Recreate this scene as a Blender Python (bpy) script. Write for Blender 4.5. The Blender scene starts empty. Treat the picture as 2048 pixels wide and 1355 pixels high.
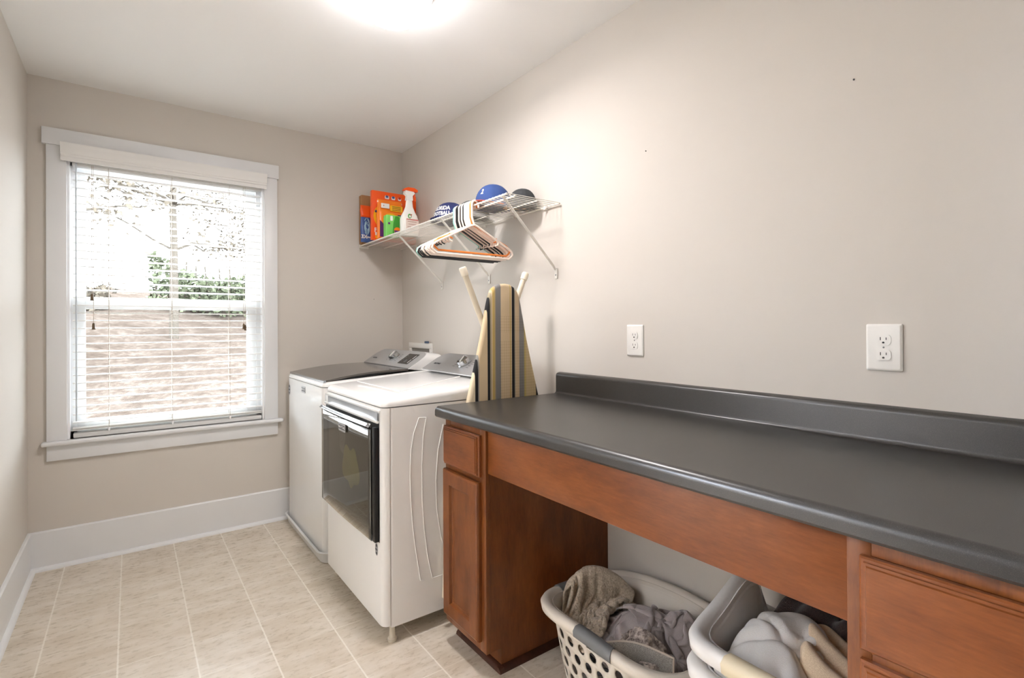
import bpy, bmesh, math, random
import numpy as np
from mathutils import Vector, Matrix, Euler
random.seed(7)
scene = bpy.context.scene
COL = scene.collection
PI = math.pi

# ------------------------------------------------------------------ helpers
def lin(c):
    c = c / 255.0
    return c / 12.92 if c <= 0.04045 else ((c + 0.055) / 1.055) ** 2.4
def rgb(r, g, b):
    return (lin(r), lin(g), lin(b), 1.0)

class NT:
    def __init__(s, name):
        s.m = bpy.data.materials.new(name); s.m.use_nodes = True
        s.t = s.m.node_tree; s.b = s.t.nodes['Principled BSDF']
        s.out = s.t.nodes['Material Output']
    def n(s, typ, ins=None, **props):
        nd = s.t.nodes.new(typ)
        for k, v in props.items(): setattr(nd, k, v)
        for k, v in (ins or {}).items():
            if isinstance(v, bpy.types.NodeSocket): s.t.links.new(v, nd.inputs[k])
            else: nd.inputs[k].default_value = v
        return nd
    def math(s, op, a, b=None, c=None):
        ins = {0: a}
        if b is not None: ins[1] = b
        if c is not None: ins[2] = c
        return s.n('ShaderNodeMath', ins, operation=op).outputs[0]
    def set(s, **kw):
        for k, v in kw.items():
            k = k.replace('_', ' ')
            if isinstance(v, bpy.types.NodeSocket): s.t.links.new(v, s.b.inputs[k])
            else: s.b.inputs[k].default_value = v
    def obj(s):
        return s.n('ShaderNodeTexCoord').outputs['Object']
    def mapping(s, vec, scale=(1, 1, 1), rot=(0, 0, 0)):
        return s.n('ShaderNodeMapping', {'Vector': vec, 'Scale': scale, 'Rotation': rot}).outputs[0]
    def noise(s, vec, scale, detail=3.0, rough=0.5):
        return s.n('ShaderNodeTexNoise', {'Vector': vec, 'Scale': scale, 'Detail': detail, 'Roughness': rough}).outputs['Fac']
    def ramp(s, fac, stops, interp='LINEAR'):
        r = s.n('ShaderNodeValToRGB', {'Fac': fac}); cr = r.color_ramp; cr.interpolation = interp
        while len(cr.elements) < len(stops): cr.elements.new(0.5)
        for e, (p, c) in zip(cr.elements, stops):
            e.position = p; e.color = c
        return r.outputs[0]
    def mix(s, fac, a, b, mode='MIX'):
        nd = s.n('ShaderNodeMix', data_type='RGBA', blend_type=mode)
        for i, v in ((0, fac), (6, a), (7, b)):
            if isinstance(v, bpy.types.NodeSocket): s.t.links.new(v, nd.inputs[i])
            else: nd.inputs[i].default_value = v
        return nd.outputs[2]
    def bump(s, h, strength=0.2, dist=0.002):
        s.t.links.new(s.n('ShaderNodeBump', {'Height': h, 'Strength': strength, 'Distance': dist}).outputs[0], s.b.inputs['Normal'])

def simple(name, col, rough=0.5, metal=0.0, bump=0.0, bscale=200.0, bdist=0.0008, ior=1.45, var=0.06, trans=0.0):
    m = NT(name); v = m.obj()
    n = m.noise(v, 6.0, 2.0)
    d = tuple(max(0, x * (1 - var)) for x in col[:3]) + (1,)
    e = tuple(min(1, x * (1 + var)) for x in col[:3]) + (1,)
    m.set(Base_Color=m.ramp(n, [(0.3, d), (0.7, e)]), Roughness=rough, Metallic=metal, IOR=ior)
    if bump: m.bump(m.noise(v, bscale, 2.0), bump, bdist)
    if trans: m.set(Transmission_Weight=trans)
    return m.m

def new(): return bmesh.new()
def box(bm, x0, x1, y0, y1, z0, z1, bev=0.0, seg=2):
    vs = [bm.verts.new((x, y, z)) for x in (x0, x1) for y in (y0, y1) for z in (z0, z1)]
    f = [(0, 1, 3, 2), (4, 6, 7, 5), (0, 4, 5, 1), (2, 3, 7, 6), (0, 2, 6, 4), (1, 5, 7, 3)]
    fs = [bm.faces.new([vs[i] for i in q]) for q in f]
    bmesh.ops.recalc_face_normals(bm, faces=fs)
    if bev > 0:
        es = list({e for q in fs for e in q.edges})
        bmesh.ops.bevel(bm, geom=es, offset=bev, segments=seg, profile=0.5, affect='EDGES')
    return bm
def prism(bm, poly, axis, a0, a1):
    """poly of 2-D points, extruded along an axis; (p,q) are the two remaining axes in xyz order"""
    def P(p, a):
        return {'x': (a, p[0], p[1]), 'y': (p[0], a, p[1]), 'z': (p[0], p[1], a)}[axis]
    A = [bm.verts.new(P(p, a0)) for p in poly]; B = [bm.verts.new(P(p, a1)) for p in poly]
    n = len(poly); fs = [bm.faces.new(A), bm.faces.new(B[::-1])]
    for i in range(n):
        j = (i + 1) % n; fs.append(bm.faces.new((A[j], A[i], B[i], B[j])))
    bmesh.ops.recalc_face_normals(bm, faces=fs)
    return bm
def tube(bm, pts, r, seg=8, closed=False, cap=True):
    pts = [Vector(p) for p in pts]; n = len(pts)
    rr = r if hasattr(r, '__len__') else [r] * n
    T = []
    for i in range(n):
        a = pts[(i - 1) % n] if (closed or i > 0) else pts[i]
        b = pts[(i + 1) % n] if (closed or i < n - 1) else pts[i]
        T.append((b - a).normalized())
    up = Vector((0, 0, 1)) if abs(T[0].z) < 0.9 else Vector((0, 1, 0))
    N = (up - T[0] * up.dot(T[0])).normalized(); rings = []
    for i in range(n):
        N = N - T[i] * N.dot(T[i])
        N = N.normalized() if N.length > 1e-6 else T[i].orthogonal().normalized()
        B = T[i].cross(N)
        rings.append([bm.verts.new(pts[i] + rr[i] * (math.cos(2 * PI * k / seg) * N + math.sin(2 * PI * k / seg) * B)) for k in range(seg)])
    m = n if closed else n - 1
    for i in range(m):
        a, b = rings[i], rings[(i + 1) % n]
        for k in range(seg):
            l = (k + 1) % seg
            bm.faces.new((a[k], a[l], b[l], b[k]))
    if cap and not closed:
        bm.faces.new(rings[0][::-1]); bm.faces.new(rings[-1])
    return bm
def lathe(bm, prof, M=None, seg=32):
    """prof: list of (r,z) revolved about the z axis, then moved by M"""
    rings = []
    for r, z in prof:
        if r < 1e-6: rings.append([bm.verts.new((0, 0, z))])
        else: rings.append([bm.verts.new((r * math.cos(2 * PI * k / seg), r * math.sin(2 * PI * k / seg), z)) for k in range(seg)])
    fs = []
    for a, b in zip(rings, rings[1:]):
        for k in range(seg):
            l = (k + 1) % seg
            q = []
            for v in (a[k % len(a)], a[l % len(a)], b[l % len(b)], b[k % len(b)]):
                if v not in q: q.append(v)
            if len(q) > 2: fs.append(bm.faces.new(q))
    vs = [v for r in rings for v in r]
    if M is not None: bmesh.ops.transform(bm, matrix=M, verts=vs)
    bmesh.ops.recalc_face_normals(bm, faces=fs)
    return bm
def sheet(bm, f, nu, nv, cu=False):
    V = [[bm.verts.new(f(i / (nu if cu else nu - 1), j / (nv - 1))) for j in range(nv)] for i in range(nu)]
    for i in range(nu if cu else nu - 1):
        for j in range(nv - 1):
            k = (i + 1) % nu
            bm.faces.new((V[i][j], V[k][j], V[k][j + 1], V[i][j + 1]))
    return bm
def rrect(w, h, r, n=5, cx=0, cy=0, rads=None):
    """rounded rectangle polygon, corner radii order: (+,+), (-,+), (-,-), (+,-)"""
    R = rads or (r, r, r, r); out = []
    for (sx, sy, a0), q in zip(((1, 1, 0), (-1, 1, 90), (-1, -1, 180), (1, -1, 270)), R):
        for k in range(n + 1):
            a = math.radians(a0 + 90 * k / n)
            out.append((cx + sx * (w / 2 - q) + q * math.cos(a), cy + sy * (h / 2 - q) + q * math.sin(a)))
    return out

OFF = {}
def tag(o, label=None, cat=None, group=None, kind=None):
    if label: o['label'] = label
    if cat: o['category'] = cat
    if group: o['group'] = group
    if kind: o['kind'] = kind
    return o
def thing(name, label, cat, loc=(0, 0, 0), group=None):
    o = bpy.data.objects.new(name, None); COL.objects.link(o); o.location = loc
    o.empty_display_size = 0.05
    OFF[o] = Vector(loc)
    return tag(o, label, cat, group)
def obj(name, bm, mats, parent=None, angle=35, origin=None, smooth=True):
    me = bpy.data.meshes.new(name)
    bm.normal_update(); bm.to_mesh(me); bm.free()
    off = OFF[parent] if parent is not None else Vector(origin if origin else (0, 0, 0))
    me.transform(Matrix.Translation(-off))
    for m in (mats if isinstance(mats, (list, tuple)) else [mats]): me.materials.append(m)
    if smooth:
        me.polygons.foreach_set('use_smooth', [True] * len(me.polygons))
        if angle < 180: me.set_sharp_from_angle(angle=math.radians(angle))
    o = bpy.data.objects.new(name, me); COL.objects.link(o)
    if parent is not None: o.parent = parent
    else: o.location = off
    OFF[o] = off
    return o
def struct(name, bm, m, parent=None, **k):
    o = obj(name, bm, m, parent, **k)
    if parent is None: o['kind'] = 'structure'
    return o
def frame_matrix(o, ex, ey):
    """matrix whose x axis is ex, y axis ey, at o"""
    ex = Vector(ex).normalized(); ey = Vector(ey); ey = (ey - ex * ey.dot(ex)).normalized(); ez = ex.cross(ey)
    return Matrix(((ex.x, ey.x, ez.x, o[0]), (ex.y, ey.y, ez.y, o[1]), (ex.z, ey.z, ez.z, o[2]), (0, 0, 0, 1)))
def text_bm(body, size, M, depth=0.0006, bold=0.0, shear=0.0, sx=1.0):
    cu = bpy.data.curves.new('t', 'FONT'); cu.body = body; cu.size = size; cu.extrude = depth
    cu.align_x = 'CENTER'; cu.align_y = 'CENTER'; cu.offset = bold; cu.shear = shear; cu.resolution_u = 3
    o = bpy.data.objects.new('t', cu); COL.objects.link(o)
    dg = bpy.context.evaluated_depsgraph_get(); dg.update()
    me = bpy.data.meshes.new_from_object(o.evaluated_get(dg))
    bm = new(); bm.from_mesh(me)
    bmesh.ops.transform(bm, matrix=M @ Matrix.Diagonal((sx, 1, 1, 1)), verts=bm.verts)
    bpy.data.objects.remove(o); bpy.data.curves.remove(cu); bpy.data.meshes.remove(me)
    return bm
def text(name, body, size, M, mat, parent, **k):
    return obj(name, text_bm(body, size, M, **k), mat, parent, smooth=False)
def slab(bm, poly, M, depth):
    """flat polygon in the xy plane of M with a thickness along its z"""
    A = [bm.verts.new(M @ Vector((p[0], p[1], 0))) for p in poly]
    B = [bm.verts.new(M @ Vector((p[0], p[1], depth))) for p in poly]
    n = len(poly); fs = [bm.faces.new(A), bm.faces.new(B)]
    for i in range(n): fs.append(bm.faces.new((A[i], A[(i + 1) % n], B[(i + 1) % n], B[i])))
    bmesh.ops.recalc_face_normals(bm, faces=fs)
    return bm
def ell(a, b, n=28, cx=0, cy=0):
    return [(cx + a * math.cos(2 * PI * k / n), cy + b * math.sin(2 * PI * k / n)) for k in range(n)]

# ------------------------------------------------------------------ dimensions
XL, H, YF = -1.974, 2.44, -4.55
WIN = (-1.822, -0.918, 0.631, 2.06)

# ------------------------------------------------------------------ materials
def paint(name, col, rough=0.6):
    m = NT(name); v = m.obj()
    m.set(Base_Color=m.mix(m.noise(v, 1.5, 3), col, tuple(c * 0.97 for c in col[:3]) + (1,)), Roughness=rough, Specular_IOR_Level=0.12)
    m.bump(m.noise(v, 260.0, 2.0), 0.08, 0.0006)
    return m.m
WALL = paint('wall paint', rgb(208, 202, 194), .8)
CEIL = paint('ceiling paint', rgb(240, 239, 237), 0.8)
TRIM = simple('white trim paint', rgb(224, 225, 226), 0.35, var=0.01)
VINYL = simple('white vinyl', rgb(240, 241, 242), 0.35, var=0.01)
def floor_mat():
    m = NT('vinyl tile'); v = m.obj()
    s = m.n('ShaderNodeSeparateXYZ', {0: v})
    u = m.math('DIVIDE', m.math('ADD', s.outputs[0], 1.835 + 2.275), 0.2275)
    w = m.math('DIVIDE', m.math('ADD', s.outputs[1], 0.215 + 4.65), 0.2325)
    def edge(t, wd):
        f = m.math('FRACT', t)
        d = m.math('MINIMUM', f, m.math('SUBTRACT', 1.0, f))
        return m.n('ShaderNodeMapRange', {0: d, 1: wd * 0.45, 2: wd, 3: 1.0, 4: 0.0}).outputs[0]
    gx, gy = edge(u, 0.016), edge(w, 0.010)
    par = m.math('FRACT', m.math('MULTIPLY', m.math('ADD', m.math('FLOOR', u), m.math('FLOOR', m.math('ADD', w, 0.5))), 0.5))
    gy2 = m.math('MULTIPLY', gy, m.math('ADD', 0.35, par))
    g = m.math('MAXIMUM', gx, gy2)
    cell = m.n('ShaderNodeCombineXYZ', {0: m.math('FLOOR', u), 1: m.math('FLOOR', w)}).outputs[0]
    wn = m.n('ShaderNodeTexWhiteNoise', {'Vector': cell}).outputs['Value']
    off = m.n('ShaderNodeVectorMath', {0: v, 1: m.n('ShaderNodeVectorMath', {0: cell, 1: (3.7, 1.9, 0)}, operation='MULTIPLY').outputs[0]}, operation='ADD').outputs[0]
    a = m.noise(m.mapping(off, (2.2, 7, 1), (0, 0, 0.25)), 2.4, 6.0, 0.62)
    b = m.noise(m.mapping(off, (1, 2.5, 1)), 26.0, 4.0, 0.65)
    c = m.math('ADD', m.math('MULTIPLY', a, 0.76), m.math('MULTIPLY', b, 0.24))
    col = m.ramp(c, [(0.28, rgb(180, 166, 146)), (0.45, rgb(201, 190, 173)), (0.58, rgb(214, 205, 191)), (0.74, rgb(225, 217, 206))])
    col = m.mix(m.math('MULTIPLY', wn, 0.16), col, rgb(178, 158, 130))
    col = m.mix(m.math('MULTIPLY', g, 0.85), col, rgb(236, 230, 218))
    m.set(Base_Color=col, Roughness=m.math('ADD', 0.24, m.math('MULTIPLY', b, 0.08)), Specular_IOR_Level=0.5)
    m.bump(m.math('SUBTRACT', m.math('MULTIPLY', b, 0.25), g), 0.12, 0.001)
    return m.m
FLOOR = floor_mat()
def wood_mat(name, axis, c0, c1, c2, rough=0.32):
    m = NT(name); v = m.obj()
    sc = {'y': (9, 1.1, 9), 'z': (9, 9, 1.1), 'x': (1.1, 9, 9)}[axis]
    big = m.noise(m.mapping(v, tuple(s * 0.35 + 1.2 for s in sc)), 3.0, 5.0, 0.65)
    fine = m.noise(m.mapping(v, tuple(s * 6 for s in sc)), 3.0, 5.0, 0.7)
    f = m.math('ADD', m.math('MULTIPLY', big, 0.65), m.math('MULTIPLY', fine, 0.35))
    m.set(Base_Color=m.ramp(f, [(0.3, c0), (0.5, c1), (0.72, c2)]), Roughness=rough, Coat_Weight=0.08, Coat_Roughness=0.25, Specular_IOR_Level=0.35)
    m.bump(fine, 0.05, 0.0006)
    return m.m
WC = (rgb(84, 42, 15), rgb(113, 62, 26), rgb(134, 80, 37))
WOODZ = wood_mat('cherry wood upright grain', 'z', *WC)
WOODY = wood_mat('cherry wood level grain', 'y', rgb(94, 48, 22), rgb(120, 66, 31), rgb(140, 82, 43))
WOODD = wood_mat('dark stained moulding', 'y', rgb(48, 26, 16), rgb(66, 36, 24), rgb(84, 48, 32))
def counter_mat():
    m = NT('black speckled laminate'); v = m.obj()
    sp = m.noise(v, 900.0, 2.0, 0.9); big = m.noise(v, 5.0, 3.0)
    col = m.ramp(sp, [(0.35, rgb(38, 36, 33)), (0.6, rgb(54, 51, 48)), (0.74, rgb(102, 98, 93))])
    m.set(Base_Color=col, Roughness=m.math('ADD', 0.29, m.math('MULTIPLY', big, 0.06)), IOR=1.58)
    m.bump(sp, 0.06, 0.0004)
    return m.m
COUNTER = counter_mat()
ENAMEL = simple('white enamel', rgb(232, 231, 229), 0.16, var=0.008)
SILVER = simple('silver painted plastic', rgb(172, 172, 172), 0.35, 0.35, var=0.02)
CHROME = simple('polished chrome', rgb(178, 181, 185), 0.16, 1.0, var=0.02)
DARKGL = simple('dark smoked lid glass', rgb(92, 86, 80), 0.12, 0.35, var=0.02, ior=1.6)
BLACK = simple('black plastic', rgb(20, 20, 21), 0.35)
SCREEN = simple('black glossy control panel', rgb(24, 22, 22), 0.1, var=0.02)
GREYP = simple('grey plastic', rgb(120, 122, 124), 0.45)
WHITEP = simple('white plastic', rgb(233, 231, 226), 0.35, var=0.02)
SHELFW = simple('white coated wire', rgb(226, 222, 214), 0.4, var=0.02)
INK = simple('dark ink', rgb(45, 45, 50), 0.5)
PALEINK = simple('pale ink', rgb(232, 230, 228), 0.5)

# ------------------------------------------------------------------ room shell
T = 0.14
bm = new(); box(bm, XL - T, T, YF - T, T, -0.10, 0); struct('floor', bm, FLOOR, smooth=False)
bm = new(); box(bm, XL - T, T, YF - T, T, H, H + 0.1); struct('ceiling', bm, CEIL, smooth=False)
bm = new(); box(bm, 0, T, YF - T, T, 0, H); struct('wall_right', bm, WALL, smooth=False)
DY_A, DY_B, DZ = -2.80, -1.60, 2.05      # unseen doorway added in the left wall, lets in fill light from the hall
bm = new(); box(bm, XL - T, XL, DY_B, T, 0, H); box(bm, XL - T, XL, YF - T, DY_A, 0, H); box(bm, XL - T, XL, DY_A, DY_B, DZ, H); struct('wall_left', bm, WALL, smooth=False)
bm = new()
x0, x1, z0, z1 = WIN
box(bm, XL, x0, 0, T, 0, H); box(bm, x1, 0, 0, T, 0, H); box(bm, x0, x1, 0, T, 0, z0); box(bm, x0, x1, 0, T, z1, H)
struct('wall_back', bm, WALL, smooth=False)
bm = new(); box(bm, XL, 0, YF - T, YF, 0, H); struct('wall_front', bm, WALL, smooth=False)
bm = new(); box(bm, XL, XL + .02, DY_A - .08, DY_A, 0, DZ + .08); box(bm, XL, XL + .02, DY_B, DY_B + .08, 0, DZ + .08); box(bm, XL, XL + .02, DY_A, DY_B, DZ, DZ + .08)
struct('trim_1', bm, TRIM, smooth=False)
# hall beyond the doorway, out of view, added to bounce fill light in
HX = XL - T
bm = new(); box(bm, HX - 1.5, HX, -4.4, -0.6, -0.1, 0); struct('floor_hall', bm, FLOOR, smooth=False)
bm = new(); box(bm, HX - 1.5, HX, -4.4, -0.6, H, H + .1); struct('ceiling_hall', bm, CEIL, smooth=False)
bm = new(); box(bm, HX - 1.6, HX - 1.5, -4.4, -0.6, 0, H); struct('wall_hall_far', bm, WALL, smooth=False)
bm = new(); box(bm, HX - 1.5, HX, -4.5, -4.4, 0, H); struct('wall_hall_near', bm, WALL, smooth=False)
bm = new(); box(bm, HX - 1.5, HX, -0.6, -0.5, 0, H); struct('wall_hall_end', bm, WALL, smooth=False)

def base_profile(h=0.191, t=0.013):
    return [(0, 0), (t, 0), (t, h - 0.006), (t - 0.005, h), (0, h)]
def shoe(r=0.018, t=0.013):
    return [(t, 0)] + [(t + r * math.cos(a), r * math.sin(a)) for a in (0, PI / 6, PI / 3, PI / 2)]
bm = new(); prism(bm, [(-p[0], p[1]) for p in base_profile()], 'x', XL, -0.0); b = struct('baseboard_back', bm, TRIM)
bm = new(); prism(bm, [(-p[0], p[1]) for p in shoe()], 'x', XL + .013, -0.0); obj('shoe_moulding', bm, TRIM, b)
bm = new(); prism(bm, [(XL + p[0], p[1]) for p in base_profile()], 'y', DY_B + .08, -0.013); b = struct('baseboard_left', bm, TRIM)
bm = new(); prism(bm, [(XL + p[0], p[1]) for p in shoe()], 'y', DY_B + .08, -0.013); obj('shoe_moulding', bm, TRIM, b)
bm = new(); prism(bm, [(-p[0], p[1]) for p in base_profile()], 'y', -3.06, -1.98); b = struct('baseboard_right', bm, TRIM)

# ------------------------------------------------------------------ window
w = bpy.data.objects.new('window_1', None); COL.objects.link(w); w.location = ((x0 + x1) / 2, 0.05, z0); OFF[w] = Vector(w.location); w['kind'] = 'structure'
bm = new(); box(bm, -1.9197, -0.8306, -0.026, 0, 2.107, 2.19, .002); obj('head_casing', bm, TRIM, w)
bm = new(); box(bm, -1.9035, x0 - .004, -0.02, 0, z0, 2.107, .0015); obj('side_casing', bm, TRIM, w)
bm = new(); box(bm, x1 + .004, -0.839, -0.02, 0, z0, 2.107, .0015); obj('side_casing', bm, TRIM, w)
bm = new(); box(bm, -1.922, -0.812, -0.046, 0.0, 0.609, 0.631, .008, 3); box(bm, x0 + .001, x1 - .001, 0.0, .05, 0.612, 0.631); obj('stool', bm, TRIM, w)
bm = new(); box(bm, -1.9035, -0.839, -0.018, 0, 0.533, 0.609, .0015); obj('apron', bm, TRIM, w)
bm = new()
box(bm, x0 - .004, x0 + .006, -0.002, .05, z0, z1); box(bm, x1 - .006, x1 + .004, -0.002, .05, z0, z1); box(bm, x0, x1, -0.002, .05, z1 - .012, z1)
box(bm, x0, x0 + .03, .048, .125, z0, z1); box(bm, x1 - .03, x1, .048, .125, z0, z1); box(bm, x0, x1, .048, .125, z1 - .03, z1); box(bm, x0, x1, .048, .125, z0 - .01, z0 + .03)
obj('window_frame', bm, VINYL, w, smooth=False)
def sash(name, y, za, zb, top, bot):
    s = 0.062; a, b_ = x0 + .028, x1 - .028; bm = new()
    box(bm, a, a + s - .028 + .002, y, y + .03, za, zb, .002); box(bm, b_ - s + .012, b_, y, y + .03, za, zb, .002)
    box(bm, a + s - .026, b_ - s + .012, y + .0006, y + .0294, zb - top, zb, .001); box(bm, a + s - .026, b_ - s + .012, y + .0006, y + .0294, za, za + bot, .001)
    return obj(name, bm, VINYL, w)
lo = sash('lower_sash', .056, .655, 1.345, .052, .06)
up = sash('upper_sash', .090, 1.30, 2.035, .02, .05)
def glass_mat(name, tint, gloss):
    m = NT(name)
    tr = m.n('ShaderNodeBsdfTransparent', {'Color': tint}).outputs[0]
    gl = m.n('ShaderNodeBsdfGlossy', {'Roughness': 0.03}).outputs[0]
    fr = m.n('ShaderNodeFresnel', {'IOR': 1.45}).outputs[0]
    fr = m.math('MULTIPLY', fr, m.math('SUBTRACT', 1.0, m.n('ShaderNodeNewGeometry').outputs['Backfacing']))
    mx = m.n('ShaderNodeMixShader', {0: m.math('MULTIPLY', fr, gloss), 1: tr, 2: gl}).outputs[0]
    m.t.links.new(mx, m.out.inputs[0]); return m.m
PANE = glass_mat('clear window glass', (0.97, 0.98, 0.97, 1), 1.0)
bm = new(); box(bm, x0 + .06, x1 - .06, .068, .072, .70, 1.30); obj('pane', bm, PANE, lo, smooth=False)
bm = new(); box(bm, x0 + .06, x1 - .06, .102, .106, 1.345, 2.02); obj('pane', bm, PANE, up, smooth=False)
bm = new(); box(bm, -1.40, -1.34, .05, .062, 1.345, 1.357, .003); obj('sash_lock', bm, VINYL, lo)

# ------------------------------------------------------------------ window blind
bl = thing('window_blind', 'white horizontal slat blind with open slats hanging in the window', 'blind', (-1.366, .018, 2.02))
SLATM = NT('white blind slat'); SLATM.set(Base_Color=rgb(240, 239, 237), Roughness=.45)
_tl = SLATM.n('ShaderNodeBsdfTranslucent', {'Color': rgb(240, 238, 234)}).outputs[0]
SLATM.t.links.new(SLATM.n('ShaderNodeMixShader', {0: .30, 1: SLATM.b.outputs[0], 2: _tl}).outputs[0], SLATM.out.inputs[0]); SLAT = SLATM.m
SLATE = simple('slat edge', rgb(150, 132, 118), 0.6)
CORD = simple('blind cord', rgb(196, 184, 172), 0.8)
bm = new(); bm2 = new()
zs = [0.710 + 0.0399 * k for k in range(33)]
def slat(b, z):
    ys = [-.007 + .05 * k / 6 for k in range(7)]
    top = [(y, z + .0026 + .0028 * (1 - ((y - .018) / .025) ** 2)) for y in ys]
    prism(b, top + [(y, q - .0036) for y, q in reversed(top)], 'x', -1.805, -0.927)
for z in zs: slat(bm, z)
obj('slats', bm, SLAT, bl)
bm = new(); slat(bm, .6725); slat(bm, .680); obj('stacked_slats', bm, SLAT, bl)
bm = new(); box(bm, -1.803, -0.929, -.008, .044, .6345, .6565, .003); obj('bottom_rail', bm, SLAT, bl)
VAL = simple('valance paint', rgb(226, 225, 222), 0.45, var=0.01)
prof = [(-.027, 2.032), (-.040, 2.032), (-.040, 2.050), (-.046, 2.054), (-.046, 2.062), (-.050, 2.066), (-.052, 2.080), (-.056, 2.096), (-.060, 2.108), (-.060, 2.118), (-.027, 2.118)]
bm = new(); prism(bm, prof, 'x', -1.848, -0.903); obj('valance', bm, VAL, bl, angle=20)
bm = new(); box(bm, -1.806, -0.926, -.010, .045, 2.022, 2.0455, .002); obj('headrail', bm, SLAT, bl)
bm = new()
for cx in (-1.66, -1.382, -1.099):
    for cy in (-.0095, .0455):
        tube(bm, [(cx, cy, .66), (cx, cy, 2.03)], .0011, 5)
    for z in zs: tube(bm, [(cx - .004, -.0095, z - .0022), (cx - .004, .0455, z - .0022)], .0007, 4)
obj('ladder_cords', bm, CORD, bl)
for cx in (-1.66, -1.382, -1.099):
    bm = new(); lathe(bm, [(0, .012), (.005, .010), (.006, 0), (.004, -.006), (0, -.008)], Matrix.Translation((cx, -.012, .664)), 10); obj('cord_button', bm, VINYL, bl)
bm = new()
CD = [(-1.722, 1.215), (-1.728, 1.365), (-1.027, 1.212), (-1.018, 1.204)]
for cx, z in CD:
    bm = new(); tube(bm, [(cx, -.013, z), (cx, -.013, 2.03)], .0012, 5); obj('pull_cord', bm, CORD, bl)
TAS = simple('brown cord tassel', rgb(96, 76, 50), 0.5)
for cx, z in CD:
    bm = new(); lathe(bm, [(0, .004), (.004, .003), (.006, -.004), (.0065, -.022), (.0085, -.030), (0, -.031)], Matrix.Translation((cx, -.013, z)), 12)
    obj('cord_tassel', bm, TAS, bl)
bm = new(); tube(bm, [(-1.790, -.014, .72), (-1.790, -.014, 2.03)], .0035, 8); obj('tilt_wand', bm, simple('clear wand', rgb(205, 212, 218), 0.2), bl)

# ------------------------------------------------------------------ ceiling light
L0 = Vector((-0.80, -1.67, H))
cl = thing('ceiling_light', 'white glowing dome ceiling light above the middle of the room', 'ceiling light', L0)
bm = new(); lathe(bm, [(0, 0), (.150, 0), (.152, -.005), (.146, -.036), (.138, -.038), (0, -.038)], Matrix.Translation(L0), 48); obj('base_ring', bm, WHITEP, cl)
m = NT('glowing opal glass'); m.set(Base_Color=rgb(250, 246, 238), Roughness=.3, Emission_Color=rgb(250, 249, 255), Emission_Strength=12.0); OPAL = m.m
bm = new(); lathe(bm, [(.138 * math.cos(a * PI / 2 / 14), -.038 - .102 * math.sin(a * PI / 2 / 14)) for a in range(14)] + [(0, -.140)], Matrix.Translation(L0), 48); obj('glass_dome', bm, OPAL, cl, angle=180)

# fill lamp added in the unseen hall, lights the room from the left
hl = thing('hall_fill_lamp', 'round fill lamp added in the unseen hall behind the doorway', 'ceiling light', (HX - .75, -.95, H))
m = NT('hall fill lamp glass'); m.set(Base_Color=rgb(250, 246, 238), Emission_Color=rgb(250, 250, 255), Emission_Strength=20.0)
bm = new(); lathe(bm, [(.2, 0), (.2, -.03), (.17, -.07), (.1, -.1), (0, -.11)], Matrix.Translation((HX - .75, -.95, H)), 32); obj('glass_dome', bm, m.m, hl)

# ------------------------------------------------------------------ washing machine in its pan
PAN = simple('white drain pan plastic', rgb(222, 223, 224), 0.4, var=0.02)
bm = new()
def pan(t, i):   # outside up, over the lip, inside down
    o, z = [(0, 0.002), (.012, .05), (.020, .056), (.018, .06), (.010, .06), (.004, .052), (-.008, .012)][i]
    return rrect(.775 + 2 * o - .03, .765 + 2 * o - .03, .045 + o, 6, -.425, -.425), z
rings = []
for i in range(7):
    P, z = pan(0, i); rings.append([bm.verts.new((p[0], p[1], z)) for p in P])
for a, b in zip(rings, rings[1:]):
    for k in range(len(a)): bm.faces.new((a[k], a[(k + 1) % len(a)], b[(k + 1) % len(a)], b[k]))
bm.faces.new(rings[-1]); bm.faces.new(rings[0][::-1])
tag(obj('drain_pan', bm, PAN, angle=50, origin=(-.425, -.425, 0)), 'white plastic drain pan on the floor under the top-loading washer', 'drain pan')

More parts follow.
